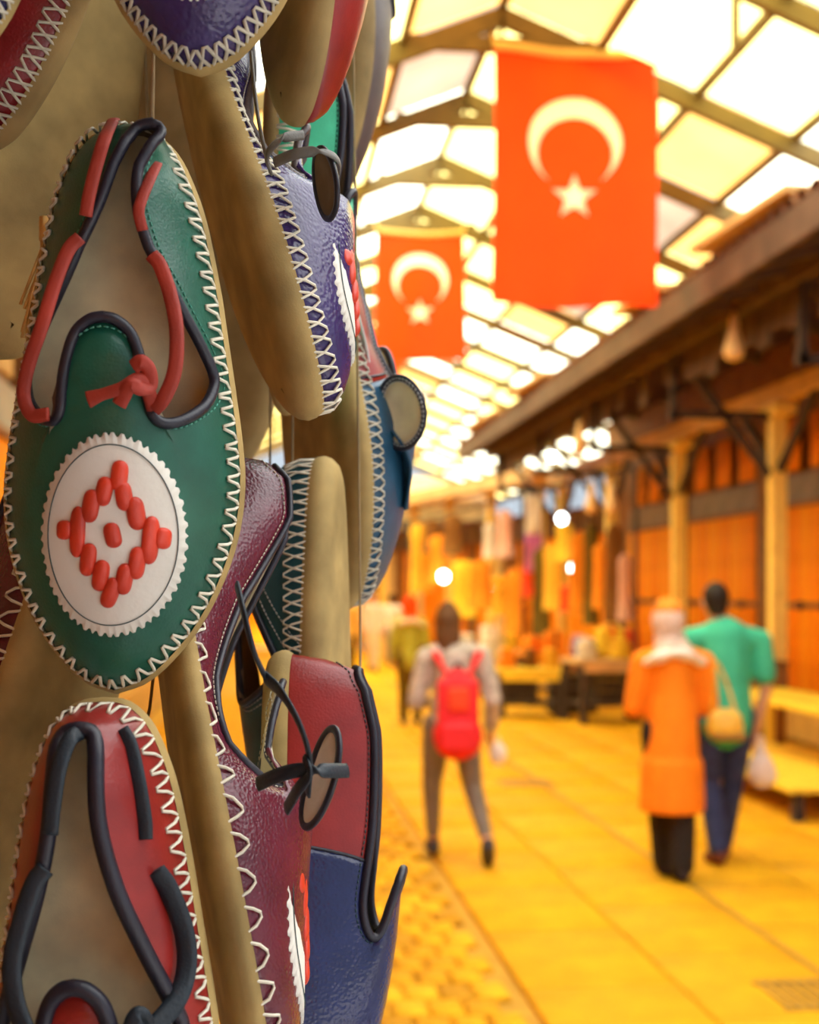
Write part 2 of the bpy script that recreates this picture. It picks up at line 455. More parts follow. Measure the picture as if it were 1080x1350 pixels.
for y in TY:
    t = empty('truss'); t.parent = hall; t.matrix_parent_inverse = Matrix.Translation(-hall.location); t.location = (0, y, 0)
    for sgn_, xe in ((1, edge_r), (-1, edge_l)):
        q = MB(); q.bar((RX, 0, RZ - .06), (xe, 0, rz(xe) - .06), .08, .15, (0, 0, 1)); q.build('rafter', B['steel'], t, False)
    hc = .23 if abs(y - 11.1) > .1 else .26
    w = hc / SLP
    ext = 1.9 if abs(y - 11.1) < .1 else .12
    q = MB(); q.bar((RX - w - ext, 0, RZ - hc - .04), (RX + w + ext * 1.15, 0, RZ - hc - .04), .07, .12); q.build('collar_tie', B['steel'], t, False)
    q = MB(); q.bar((RX, 0, RZ - .05), (RX, 0, RZ - hc - .04), .04, .04); q.build('king_strut', B['steel'], t, False)
    if y < 11.5:
        for xo in (1.3, -1.3, 2.4, -2.4):
            q = MB(); q.bar((RX + xo, 0, rz(RX + xo) - .06), (RX + xo, 0, RZ - 1.02), .05, .05); q.build('strut', B['steel'], t, False)
        q = MB(); q.bar((edge_l + 2.0, 0, RZ - 1.02), (edge_r - 2.0, 0, RZ - 1.02), .055, .08) if y < 9 else q.bar((RX - .9, 0, RZ - .30), (RX + 2.9, 0, RZ - .30), .05, .07)
        q.build('bottom_chord', B['steel'], t, False)
pur = [0.0, .82, 1.66, 2.5, 3.35, 4.2, 5.2]
ylo, yhi = TY[0] - .6, TY[-1] + .6
for x in pur:
    for s_ in ((1, -1) if x else (1,)):
        q = MB(); q.bar((RX + s_ * x, ylo, rz(RX + x) + .02), (RX + s_ * x, yhi, rz(RX + x) + .02), .07, .07); child(q, 'purlin', B['steel'], hall)
pmesh = {}
for a, b in zip(pur[:-1], pur[1:]):
    for kind in 'ABCDE':
        q = MB(); w = (b - a); zz = SLP * w
        n = 8; v = []; f = []
        for e, th in ((0, 0), (1, .006)):
            for i in range(n + 1):
                x = -w / 2 + w * i / n; sag = -.03 * math.sin(math.pi * i / n) * 0
                for yy in (-.95, .95): v.append((x, yy, -SLP * x + th + .004 * math.sin(i * 2.2)))
        m = (n + 1) * 2
        for i in range(n):
            f.append((2 * i, 2 * i + 1, 2 * i + 3, 2 * i + 2))
        q.add(v[:m], f); pmesh[(a, kind)] = q.mesh('roof_sheet', B['p' + kind])
prng = random.Random(5)
FIXED = {(7, -1, 0.0): 'D', (7, -1, .82): 'C', (7, 1, 1.66): 'C', (8, 1, 2.5): 'C', (9, 1, 4.2): 'D', (8, -1, 0.0): 'B', (9, -1, 0.0): 'B', (8, 1, 0.0): 'A'}
for bi, y in enumerate(TY[:-1]):
    for a, b in zip(pur[:-1], pur[1:]):
        for s_ in (1, -1):
            r_ = prng.random()
            kind = 'A' if r_ < .62 else ('B' if r_ < .86 else ('C' if r_ < .96 else 'D'))
            if s_ == 1 and a > 2.4: kind = 'B' if r_ < .7 else 'A'
            if (bi, s_, a) in FIXED: kind = FIXED[(bi, s_, a)]
            if y < 7.0: kind = 'E'  # unseen bays near the camera: neutral sheets added to control the shoes' light
            xm = (a + b) / 2
            o = inst('roof_sheet', pmesh[(a, kind)], hall, (RX + s_ * xm, y + .96, RZ - SLP * xm + .055)); o.matrix_parent_inverse = Matrix.Translation(-hall.location)
            if s_ == -1: o.rotation_euler = (0, 0, math.pi)

# ---- oblique far row that closes the street
A = at(395, 780, 44); A.z = 0; Bq = at(752, 780, 25.0); Bq.z = 0
dv = (Bq - A); LF = dv.length; ang = math.atan2(dv.y, dv.x)
wf = struct(empty('wall_far', A, ang))


def fchild(mb, name, m): return mb.build(name, m, wf, False)


q = MB(); q.box((LF / 2, 1.6, 1.7), (LF, .3, 3.4)); fchild(q, 'wall_body', B['jamb'])
q = MB(); q.box((LF / 2, .35, 3.95), (LF + .6, 2.4, .10), Matrix.Rotation(.10, 3, 'X')); fchild(q, 'eave_roof', B['beam'])
q = MB(); q.box((LF / 2, -.9, 3.78), (LF + .6, .08, .26)); fchild(q, 'fascia', B['beam'])
for k in range(int(LF / 2.4) + 1):
    q = MB(); q.box((.2 + k * 2.4, -.3, 1.9), (.16, .16, 3.8), None, .015); fchild(q, 'pillar', B['post'])
fcol = [B['shutter'][0], B['cream'], B['shutter'][2], B['upper'], B['jamb']]
for k in range(int(LF / .8)):
    q = MB(); q.box((.4 + k * .8, 1.42, 1.55), (.72, .06, 2.5), None, .01); fchild(q, 'shutter_panel', fcol[(k * 3 + k // 2) % 5])
    q = MB(); q.box((.4 + k * .8, 1.42, 3.1), (.66, .05, .42)); fchild(q, 'window_pane', B['pane'])

# ---- shops that close the far end of the hall
we = struct(empty('wall_end', (1.5, 41.6, 0)))
q = MB(); q.box((1.5, 41.8, 2.6), (11, .3, 5.2)); child(q, 'wall_body', B['cream'], we)
ecol = [B['shutter'][0], B['cream'], B['upper'], B['beam'], B['shutter'][2]]
for k in range(12):
    q = MB(); q.box((-3.6 + k * .92, 41.58, 1.4), (.86, .08, 2.6), None, .02); child(q, 'shutter_panel', ecol[(k * 2 + k // 3) % 5], we)
    q = MB(); q.box((-3.6 + k * .92, 41.6, 3.4), (.7, .06, .9), None, .01); child(q, 'window_pane', B['pane'], we)
q = MB(); q.box((1.5, 41.2, 4.5), (11.4, 1.0, .12)); child(q, 'eave', B['beam'], we)
# ================================================================== SHOES
OUTL = [(0, 0), (.045, .006), (.083, .038), (.110, .09), (.133, .16), (.155, .27), (.171, .37), (.187, .47), (.200, .56),
        (.206, .64), (.199, .72), (.177, .80), (.143, .875), (.100, .935), (.052, .98), (0, 1)]
RIM_LOW = [(0, .035, 0), (.022, .040, .03), (.034, .06, .07), (.037, .1, .11), (.044, .17, .17), (.068, .25, .25), (.105, .33, .32),
           (.140, .40, .39), (.160, .445, .435), (.160, .475, .47), (.147, .508, .50), (.118, .536, .54), (.092, .545, .59),
           (.076, .53, .66), (.069, .49, .73), (.060, .44, .80), (.045, .40, .87), (.022, .38, .94), (0, .375, 1)]
RIM_HIGH = [(0, .03, 0), (.026, .04, .03), (.044, .07, .07), (.05, .12, .12), (.055, .2, .2), (.068, .3, .3), (.088, .38, .38),
            (.1, .43, .44), (.098, .465, .50), (.086, .487, .56), (.072, .487, .62), (.062, .465, .7), (.056, .43, .8),
            (.042, .40, .87), (.02, .385, .94), (0, .38, 1)]
HTAB = [(0, .0), (.012, .07), (.035, .135), (.075, .172), (.15, .185), (.3, .183), (.45, .183), (.55, .18), (.65, .165), (.75, .142),
        (.85, .112), (.92, .085), (.96, .062), (.985, .036), (1, 0)]
WEAVE = [(33, -233, 55, 120, 4), (-25, -172, 55, 115, 12), (52, -155, 54, 115, -10), (-77, -115, 58, 130, 10), (98, -90, 58, 130, -10),
         (-130, -15, 54, 200, 2), (-185, -23, 55, 76, 0), (153, 12, 54, 190, 4), (200, 3, 52, 85, 6), (-87, 93, 54, 130, 8),
         (-37, 155, 54, 125, 10), (103, 103, 54, 130, 8), (55, 167, 54, 125, 10), (2, 222, 54, 125, 20), (10, -3, 54, 100, -14)]
NN = 144; NU = 15


class Shoe:
    def __init__(s, label, heel, toe, phi, upper, quarter=None, rim=RIM_LOW, wsc=1.0, hsc=1.0, bend=0.0, lift=0.0, tonguex=0.0,
                 pipe='black', lining='lining', insole='insole', sole='sole', outl=OUTL, piper=.0026, rimdx=None, cx=None, hk=None, rims=1.0, rimneg=None, qa=.50, dk=1.0):
        s.dk = dk; s.H = s.at(*heel); s.T = s.at(*toe); y = s.T - s.H; s.L = y.length; y.normalize()
        c = -FW - y * (-FW).dot(y); c.normalize(); r = y.cross(c)
        if r.dot(RT) < 0: r = -r
        a = math.radians(phi); z = c * math.cos(a) + r * math.sin(a); x = y.cross(z)
        s.M = Matrix((x, y, z)).transposed().to_4x4(); s.M.translation = s.H
        s.Mi = s.M.inverted(); s.wsc = wsc; s.hsc = hsc; s.bend = bend; s.lift = lift; s.hk = hk or [(0, 1), (1, 1)]
        s.cx = cx or [(0, 0), (1, 0)]; s.rimdx = rimdx or [(0, 0), (1, 0)]; s.tonguex = tonguex
        o = bpy.data.objects.new('leather_shoe', None); col.objects.link(o); o.matrix_world = s.M; o.empty_display_size = .03
        tag(o, label, 'shoe', 'leather shoes hanging on cords'); s.root = o
        # outline
        half = arc_resample(catmull(outl, 400), np.linspace(0, 1, 401)); s.half = half
        a_i = np.array([i / (NN / 2) if i <= NN / 2 else (NN - i) / (NN / 2) for i in range(NN)])
        sgn = np.array([1.0 if i <= NN / 2 else -1.0 for i in range(NN)])
        ar = np.linspace(0, 1, 401)
        ox = np.interp(a_i, ar, half[:, 0]) * sgn; os_ = np.interp(a_i, ar, half[:, 1]); s.a_i = a_i; s.sgn = sgn
        s.o = np.stack([ox, os_], 1)
        # rim
        R = np.array(rim); R[:, 1] *= rims; D = catmull(R, 500); m_ = np.maximum.accumulate(D[:, 2])
        fx = np.interp(ar, m_, D[:, 0]); fs = np.interp(ar, m_, D[:, 1])
        s.i = np.stack([np.interp(a_i, ar, fx) * sgn, np.interp(a_i, ar, fs)], 1)
        s.i0 = s.i.copy()
        s.i[:, 0] += np.interp(s.i[:, 1], *zip(*s.rimdx)) * np.clip((.62 - a_i) / .3, 0, 1) + tonguex * np.clip((a_i - .5) / .25, 0, 1)
        if rimneg: s.i[:, 0] += np.interp(s.i[:, 1], *zip(*rimneg)) * (sgn < 0) * np.clip((.5 - a_i) / .15, 0, 1)
        # upper
        rows = []
        for t in np.linspace(0, 1, NU):
            u = t ** 1.5
            p = s.o * (1 - u) + s.i * u
            lf = s.lift * (u ** 2.2) * np.clip((a_i - .56) / .3, 0, 1) ** 1.2
            p0 = s.o * (1 - u) + s.i0 * u
            rows.append(s.pt(p[:, 0], p[:, 1], s.hf(p0[:, 0], p0[:, 1]) + lf))
        s.rows = rows
        lm = G[lining]

        def sheet(name, keep, m, off=0.0):
            mb = MB(); v = np.vstack(rows); f = []
            for j in range(NU - 1):
                for i in range(NN):
                    if keep(i, j):
                        i2 = (i + 1) % NN
                        f.append((j * NN + i, j * NN + i2, (j + 1) * NN + i2, (j + 1) * NN + i))
            mb.add(v, f); ob = mb.build(name, [m, lm], o)
            bm = bmesh.new(); bm.from_mesh(ob.data); bmesh.ops.recalc_face_normals(bm, faces=bm.faces)
            loose = [q for q in bm.verts if not q.link_faces]; bmesh.ops.delete(bm, geom=loose, context='VERTS')
            # make normals point outward (away from the shoe's inside)
            cen = Vector((0, s.L * .5, -.02)); sc = 0
            for q in bm.faces: sc += 1 if q.normal.dot(q.calc_center_median() - cen) > 0 else -1
            if sc < 0: bmesh.ops.reverse_faces(bm, faces=bm.faces)
            bm.to_mesh(ob.data); bm.free()
            sm = ob.modifiers.new('thickness', 'SOLIDIFY'); sm.thickness = .0022; sm.offset = -1 + off
            sm.material_offset = 1; sm.material_offset_rim = 1
            return ob
        if quarter:
            s.up = sheet('vamp', lambda i, j: a_i[i] > qa and a_i[(i + 1) % NN] > qa, G[upper], .35)
            sheet('quarter', lambda i, j: min(a_i[i], a_i[(i + 1) % NN]) <= qa + .005, G[quarter])
            # seam between them
            k = int(np.argmin(np.abs(a_i[:NN // 2] - (qa + .005))))
            for kk in (k, NN - k):
                mb = MB(); mb.tube([rows[j][kk] for j in range(NU)], .0010, 5); mb.build('seam', G['black'], o)
        else:
            s.up = sheet('upper', lambda i, j: True, G[upper])
        # sole
        mb = MB(); prof = [(0, .006), (-.006, -.004), (-.008, -.016), (-.003, -.030), (.010, -.042), (.030, -.049), (.06, -.052)]
        nx, ns = s.onormal(); v = []; f = []
        for ins, z in prof:
            v += list(s.pt(s.o[:, 0] - nx * ins, s.o[:, 1] - ns * ins, np.full(NN, z)))
        n0 = len(prof)
        for j in range(n0 - 1):
            for i in range(NN):
                i2 = (i + 1) % NN; f.append((j * NN + i, (j + 1) * NN + i, (j + 1) * NN + i2, j * NN + i2))
        b = (n0 - 1) * NN       # bottom bridged left-right so that it follows the bend
        for i in range(1, NN // 2):
            f.append((b + i, b + (NN - i), b + (NN - i - 1) % NN, b + i + 1) if i < NN // 2 - 1 else (b + i, b + NN - i, b + NN // 2))
        f.append((b, b + NN - 1, b + 1))
        mb.add(v, f); so = mb.build('sole', G[sole], o)
        bm = bmesh.new(); bm.from_mesh(so.data); bmesh.ops.recalc_face_normals(bm, faces=bm.faces); bm.to_mesh(so.data); bm.free()
        # insole
        mb = MB(); v = []; f = []
        v += list(s.pt(s.o[:, 0] - nx * .004, s.o[:, 1] - ns * .004, np.full(NN, .005)))
        for i in range(1, NN // 2 - 1): f.append((i, i + 1, NN - i - 1, NN - i))
        f.append((0, 1, NN - 1)); f.append((NN // 2 - 1, NN // 2, NN // 2 + 1))
        mb.add(v, f); mb.build('insole', G[insole], o)
        # piping round the opening
        if piper:
            mb = MB(); mb.tube(rows[-1] + np.array([0, 0, .0006]), piper, 8, closed=True); mb.build('piping', G[pipe], o)

    def at(s, px, py, d): return at(px, py, d * s.dk)

    def hf(s, x, v):
        w = np.interp(v, s.half[:, 1], s.half[:, 0]); w = np.maximum(w, 1e-4)
        q = np.clip(np.abs(np.asarray(x)) / w, 0, 1)
        return np.interp(v, *zip(*HTAB)) * np.interp(v, *zip(*s.hk)) * (1 - q ** 2.1) ** .82

    def pt(s, x, v, z):
        x = np.asarray(x, float); v = np.asarray(v, float); z = np.asarray(z, float)
        x2 = x + np.interp(v, *zip(*s.cx))
        return np.stack([x2 * s.L * s.wsc, v * s.L, z * s.L * s.hsc + s.bend * s.L * ((v - .5) ** 2 * 4)], -1)

    def onormal(s):
        d = np.roll(s.o, -1, 0) - np.roll(s.o, 1, 0); n = np.stack([d[:, 1], -d[:, 0]], 1)
        n /= np.linalg.norm(n, axis=1)[:, None] + 1e-9
        sg = np.sign((n * (s.o - np.array([0, .5]))).sum(1)); sg[sg == 0] = 1
        n *= sg[:, None]
        return n[:, 0], n[:, 1]

    def stitches(s, n=76, cross=False, thread='thread', r=.0008, ins=.016, low=-.006, bo=.001, a0=0.0, a1=1.0):
        """zigzag lacing of one thread round the edge"""
        arc = np.r_[0, np.cumsum(np.linalg.norm(np.diff(np.vstack([s.o, s.o[:1]]), axis=0), axis=1))]; tot = arc[-1]
        oc = np.vstack([s.o, s.o[:1]]); nx, ns = s.onormal(); nc = np.stack([np.r_[nx, nx[:1]], np.r_[ns, ns[:1]]], 1)

        def P(a, kind, out):
            a = (a % 1.0) * tot
            o = np.array([np.interp(a, arc, oc[:, 0]), np.interp(a, arc, oc[:, 1])]); nn = np.array([np.interp(a, arc, nc[:, 0]), np.interp(a, arc, nc[:, 1])])
            if kind == 'T':
                q = o - nn * ins; z = float(s.hf(q[0], q[1])) + .004 + out * .004
                q = q + nn * out * .003
            elif kind == 'M':
                q = o + nn * (bo * .5 - ins * .35 + .004); z = float(s.hf(*(o - nn * ins * .5))) * .75 + .008 + low * .2
            else:
                q = o + nn * (bo + out * .002); z = low
            return s.pt(q[0], q[1], z)
        mb = MB()
        for ph in ((0, 1) if cross else (0,)):
            pts = []
            for k in range(n):
                j = rng.normal(0, .0009)
                a = k / n + j; b = (k + .5) / n + j
                e = ('B', 'T') if ph else ('T', 'B')
                w_ = .07 / n
                pts += [P(a - w_, e[0], 0), P(a + w_, e[0], 0), P((a + b) / 2, 'M', ph), P(b - w_, e[1], 0), P(b + w_, e[1], 0), P((b + (k + 1) / n) / 2, 'M', ph)]
            mb.tube(pts, r, 5, closed=True)
        return mb.build('edge_stitching', G[thread], s.root)

    def rim_stitch(s, off=.016, thread='thread_green', r=.0004, two=False):
        mb = MB()
        for of in ((off, off + .014) if two else (off,)):
            d = s.o - s.i; d /= np.linalg.norm(d, axis=1)[:, None] + 1e-9
            p = s.i + d * of; lf = s.lift * np.clip((s.a_i - .56) / .3, 0, 1) ** 1.2 * .8
            P = s.pt(p[:, 0], p[:, 1], s.hf(p[:, 0] - (s.i - s.i0)[:, 0], p[:, 1]) + lf + .0035)
            C = np.vstack([P, P[:1]]); L = np.r_[0, np.cumsum(np.linalg.norm(np.diff(C, axis=0), axis=1))]
            n = int(L[-1] / .0030)
            for k in range(n):
                q = [[np.interp(L[-1] * t, L, C[:, c]) for c in range(3)] for t in (k / n, (k + .62) / n)]
                mb.tube(q, r, 4)
        return mb.build('rim_stitch', G[thread], s.root)

    def patch(s, sc=.725, cxp=0.0, rx=.121, ry=.166, mirror=1):
        """oval patch with pinked edge and woven straps, lying on the vamp"""
        def S(x, v, off): return s.pt(x, v, s.hf(x, v) + off)
        mb = MB(); NT = 192; v = []; f = []
        th = np.linspace(0, 2 * np.pi, NT, endpoint=False)
        rr = [0.0001, .25, .5, .72, .88, 1.0]
        for k, q in enumerate(rr):
            w = 1 + (.02 * np.sign(np.sin(th * 54)) if k == len(rr) - 1 else 0)
            v += list(S(cxp + rx * q * w * np.cos(th), sc + ry * q * w * np.sin(th), np.full(NT, .0065)))
        v += list(S(cxp + rx * w * np.cos(th), sc + ry * w * np.sin(th), np.full(NT, -.002)))
        for j in range(len(rr)):
            for i in range(NT): f.append((j * NT + i, j * NT + (i + 1) % NT, (j + 1) * NT + (i + 1) % NT, (j + 1) * NT + i))
        mb.add(v, f); pa = mb.build('oval_patch', G['patch'], s.root)
        bm = bmesh.new(); bm.from_mesh(pa.data); bmesh.ops.recalc_face_normals(bm, faces=bm.faces); bm.to_mesh(pa.data); bm.free()
        tag(pa, 'cream oval leather patch with pinked edge')
        mb = MB(); P = S(cxp + rx * .9 * np.cos(th), sc + ry * .9 * np.sin(th), np.full(NT, .0080)); mb.tube(P, .0003, 4, closed=True)
        mb.build('patch_stitch', G['thread_dark'], pa)
        k = 1 / 3.176 / 742
        for wx, wy, ww, wh, ti in WEAVE:
            a = math.radians(ti); mb = MB(); v = []; f = []; n = 12; mrow = 15
            hw = ww * k / 2 * 1.22; hl = wh * k / 2
            for q in np.sin(np.linspace(-math.pi / 2, math.pi / 2, mrow)):
                e = max(0.0, 1 - abs(q) ** 4) ** .5
                for j in range(n):
                    b = 2 * math.pi * j / n
                    lx = hw * e * math.cos(b) * 1.0; ly = hl * q; lz = .0105 * e * math.sin(b) * (1 if math.sin(b) > 0 else .3)
                    gx = (lx * math.cos(a) - ly * math.sin(a) + wx * k) * -mirror; gy = lx * math.sin(a) + ly * math.cos(a) + wy * k
                    v.append(S(np.array(cxp + gx * rx / .121), np.array(sc + gy), np.array(.007 + lz)))
            for i in range(mrow - 1):
                for j in range(n): f.append((i * n + j, i * n + (j + 1) % n, (i + 1) * n + (j + 1) % n, (i + 1) * n + j))
            mb.add(v, f); mb.build('weave_strap', G['weave'], pa)
        return pa

    def on_surf(s, px, py, off):
        """local point on the upper under pixel (px,py), raised by off metres"""
        z = .03
        d = (at(px, py, 1.0) - CAM)
        o = s.Mi @ CAM; dd = s.Mi.to_3x3() @ d
        for _ in range(12):
            t = (z - o.z) / dd.z; p = o + dd * t
            v = p.y / s.L; x = p.x / s.L / s.wsc - float(np.interp(v, *zip(*s.cx)))
            zt = float(s.hf(x, v)) * s.L * s.hsc + s.bend * s.L * ((v - .5) ** 2 * 4) + off
            z = .5 * z + .5 * zt
        return p

    def strap(s, pts, mat_, w=.0032, flat=.35, name='lace', surf=True, taper=None, up=None, label=None):
        P = []
        for p in pts:
            if surf: P.append(s.on_surf(*p))
            else: P.append(s.Mi @ s.at(*p))
        D = catmull(np.array([tuple(p) for p in P]), len(P) * 7)
        u = up or (0, 0, 1)
        r = w if taper is None else list(np.interp(np.linspace(0, 1, len(D)), *zip(*taper)) * w)
        mb = MB(); mb.tube(D, r, 8, up=u, flat=flat)
        return mb.build(name, G[mat_], s.root)


# how far each shoe of the bunch hangs behind its first place
DK = dict(p5=1.0, m13=.98, t14=1.125, n16=1.09, b9=1.19, m8=1.05, m10=1.04, d3=1.06, x1=1.18, q7=1.16, s4=1.0)
# ---- the green shoe, opening towards the street
LOWQ = [(0, .62), (.3, .48), (.43, .30), (.51, .36), (.60, .93), (1, 1)]
g = Shoe('green leather shoe with red laces and cream patch of scarlet weave, toe down', (163, 172, .635), (151, 910, .63), 3, 'green',
         cx=[(0, -.005), (.3, -.012), (.6, -.012), (1, 0)], rimdx=[(0, -.066), (.06, -.062), (.12, -.04), (.25, -.012), (.4, 0), (1, 0)], tonguex=.012,
         rimneg=[(0, .008), (.04, .010), (.07, .024), (.12, .034), (.20, .030), (.30, .012), (.4, 0), (1, 0)])
g.stitches(76, ins=.019, bo=-.002, low=.004, r=.0008); g.rim_stitch(); g.patch(.735, -.005)
g.strap([(113, 285, .003), (118, 255, .004), (128, 215, .005), (139, 180, .004), (150, 158, .002)], 'lace_red', .0030)
g.strap([(207, 215, .003), (196, 240, .005), (187, 262, .006), (183, 280, .006), (188, 304, .004)], 'lace_red', .0026)
g.strap([(106, 313, .003), (90, 330, .007), (72, 375, .013), (55, 430, .018), (38, 480, .018), (31, 520, .016), (42, 547, .012), (64, 546, .008)], 'lace_red', .0032)
g.strap([(200, 336, .003), (212, 352, .008), (226, 395, .014), (233, 440, .018), (230, 490, .016), (216, 525, .010), (203, 540, .004)], 'lace_red', .0034)
g.strap([(203, 540, .002), (195, 515, .008), (183, 500, .010), (160, 512, .010), (135, 520, .008), (116, 527, .007)], 'lace_red', .0034, taper=[(0, 1), (.5, .9), (.8, .8), (1, 1.15)])
g.strap([(176, 484, .009), (186, 477, .012), (196, 487, .012), (198, 508, .010), (186, 512, .013), (172, 508, .013), (163, 522, .010), (157, 534, .008)], 'lace_red', .0034, name='lace_knot')

# ---- purple toe hanging at the top
p2 = Shoe('purple leather shoe whose rounded toe hangs above the green shoe', (268, -560, .60), (262, 92, .595), 0, 'purple', wsc=1.06)
p2.stitches(44, True, 'thread_dim', .0009, .018, bo=-.001, low=.0); p2.patch(.735)

# ---- red shoe below the green one
r12 = Shoe('red leather shoe with navy laces and black rim, below the green shoe', (133, 925, .60), (140, 1690, .585), -2, 'red',
           wsc=.96, piper=.0036, rims=1.22)
r12.stitches(64, False, 'thread', .0008, .015, bo=-.002, low=.004)
r12.strap([(66, 1100, .003), (70, 1060, .004), (78, 1010, .004), (92, 975, .004), (105, 966, .002)], 'lace_navy', .0036)
r12.strap([(160, 962, .002), (172, 985, .004), (182, 1030, .004), (190, 1080, .004), (191, 1107, .003)], 'lace_navy', .0036)
r12.strap([(60, 1145, .003), (45, 1165, .007), (28, 1215, .012), (16, 1270, .014), (20, 1320, .012), (38, 1370, .010)], 'lace_navy', .0042)
r12.strap([(205, 1148, .003), (222, 1172, .008), (242, 1225, .012), (246, 1275, .012), (232, 1320, .010), (196, 1362, .006)], 'lace_navy', .0046)
r12.strap([(196, 1362, .004), (186, 1340, .010), (178, 1345, .010), (170, 1370, .008)], 'lace_navy', .0042, name='lace_knot')

# ---- purple shoe seen from its side
p5 = Shoe('purple leather shoe with grey lace and cross-stitched tan sole edge', (236, 0, .79), (410, 545, .705), 105, 'purple', lift=.09, dk=DK['p5'],
          pipe='brownpipe', wsc=.95, bend=.02, piper=.0022, hk=LOWQ, hsc=1.05)
p5.stitches(42, True, 'thread', .0008, .016, -.012); p5.patch(.74); p5.rim_stitch(.014, 'thread_dim')
p5.strap([(331, 70, .68), (337, 130, .675), (345, 180, .67), (357, 228, .68)], 'lace_gray', .0026, surf=False)
p5.strap([(357, 228, .68), (352, 205, .67), (372, 183, .665), (400, 178, .675)], 'lace_gray', .0026, surf=False)
p5.strap([(362, 214, .67), (390, 203, .66), (425, 200, .66), (446, 212, .67), (444, 232, .69)], 'lace_gray', .0028, surf=False)

# ---- maroon shoe seen from its side
m13 = Shoe('maroon leather shoe with navy lace and zigzag-stitched tan sole', (200, 608, .765), (338, 1450, .635), 106, 'maroon', lift=.11, dk=DK['m13'],
           pipe='black', wsc=.95, bend=.02, lining='lining_pale', piper=.002, hk=[(0, 1.9), (.15, 1.5), (.3, .80), (.44, .38), (.54, .40), (.62, .98), (1, 1)], hsc=.72, rims=1.10)
m13.stitches(48, False, 'thread', .0008, .013, -.012); m13.patch(.745); m13.rim_stitch(.014, 'thread_dim')
m13.strap([(313, 772, .60), (322, 810, .59), (335, 860, .59), (350, 893, .60)], 'lace_navy', .0034, surf=False)
m13.strap([(350, 893, .60), (372, 915, .585), (395, 955, .58), (408, 1000, .585), (406, 1045, .60)], 'lace_navy', .0034, surf=False)
m13.strap([(340, 1034, .60), (362, 1024, .59), (390, 1016, .585), (425, 1016, .585), (458, 1016, .60)], 'lace_navy', .0034, surf=False)
m13.strap([(402, 1000, .585), (408, 1020, .58), (392, 1042, .585), (378, 1066, .60)], 'lace_navy', .0034, surf=False, name='lace_knot')

# ---- teal shoe behind the maroon one
t14 = Shoe('teal leather shoe turned sole outward, cross-stitched along both sole edges', (420, 606, .75), (418, 1190, .755), -100, 'teal', wsc=.8, dk=DK['t14'])
t14.stitches(46, True, 'thread', .0007, .014); t14.rim_stitch(.016, 'thread_white', two=True)

# ---- red and navy shoe
n16 = Shoe('two-tone shoe with red heel and navy toe, dark tongue sticking out', (384, 862, .71), (392, 1590, .68), 86, 'navy', quarter='red', rim=RIM_HIGH,
           lift=.03, wsc=.68, hsc=.95, rims=1.06, qa=.36, dk=DK['n16'])
n16.rim_stitch(.014, 'thread_dark')

# ---- blue and red shoe
b9 = Shoe('two-tone shoe with blue toe and red heel, its lined tongue turned out', (396, 262, .80), (463, 800, .785), 112, 'blue', dk=DK['b9'], quarter='red', rim=RIM_HIGH,
          lift=.03, lining='lining_pale', wsc=1.22, hsc=1.12, hk=[(0, .50), (.25, .52), (.40, .6), (.52, .85), (.60, 1), (1, 1)])
b9.stitches(48, True, 'thread_dim', .0008, .013); b9.rim_stitch(.014, 'thread_white', two=True)
b9.strap([(462, 300, .76), (462, 350, .755), (460, 395, .755), (472, 420, .75), (484, 470, .755), (486, 510, .76)], 'lace_white', .0034, surf=False)
tc_ = [at(507 + 0, 590, .755)]
def tongue_flap(sh, c, rx, ry, tilt, d, depth_tilt, rr=.0028, face='insole', back='blue', st=True):
    """oval turned-out tongue: lined sheet, padded rim"""
    pts = []; ring = []
    for j in range(40):
        a = 2 * math.pi * j / 40
        ux = rx * math.cos(a); uy = ry * math.sin(a) * (1 - .10 * math.cos(a))
        px = c[0] + ux * math.cos(tilt) - uy * math.sin(tilt); py = c[1] + ux * math.sin(tilt) + uy * math.cos(tilt)
        ring.append(sh.Mi @ sh.at(px, py, d + depth_tilt * math.cos(a)))
    cen = sh.Mi @ sh.at(c[0], c[1], d + .006)
    mb = MB(); mid = [cen.lerp(p, .55) for p in ring]
    mb.add([cen] + mid + ring, [(0, 1 + j, 1 + (j + 1) % 40) for j in range(40)] + [(1 + j, 41 + j, 41 + (j + 1) % 40, 1 + (j + 1) % 40) for j in range(40)])
    o = mb.build('tongue', [G[face], G[back]], sh.root)
    sm = o.modifiers.new('thickness', 'SOLIDIFY'); sm.thickness = .002; sm.offset = 0
    mb = MB(); mb.tube(ring, rr, 8, closed=True, flat=.7); mb.build('tongue_rim', G['black'], o)
    if not st: return o
    mb = MB()
    for k in (0.97, .88):
        R_ = [cen.lerp(p, k) + (sh.Mi.to_3x3() @ (-FW)) * .0028 for p in ring]
        for j in range(40): mb.tube([R_[j], R_[j].lerp(R_[(j + 1) % 40], .6)], .0004, 4)
    mb.build('rim_stitch', G['thread_white'], o)
    return o
tongue_flap(b9, (530, 544), 29, 46, -.10, .748, -.008)
ca = catmull(np.array([tuple(b9.Mi @ b9.at(*q)) for q in ((490, 540, .772), (500, 590, .772), (512, 630, .772), (524, 670, .772))]), 12)
cb = catmull(np.array([tuple(b9.Mi @ b9.at(*q)) for q in ((504, 556, .752), (532, 592, .747), (540, 622, .754), (532, 672, .768))]), 12)
mb = MB(); v = []
for q in (0, .33, .66, 1):
    v += [tuple(ca[k] * (1 - q) + cb[k] * q + np.array([0, 0, .004 * math.sin(math.pi * q)])) for k in range(12)]
mb.add(v, [(j * 12 + k, j * 12 + k + 1, (j + 1) * 12 + k + 1, (j + 1) * 12 + k) for j in range(3) for k in range(11)])
o = mb.build('tongue_base', G['blue'], b9.root); sm = o.modifiers.new('thickness', 'SOLIDIFY'); sm.thickness = .002

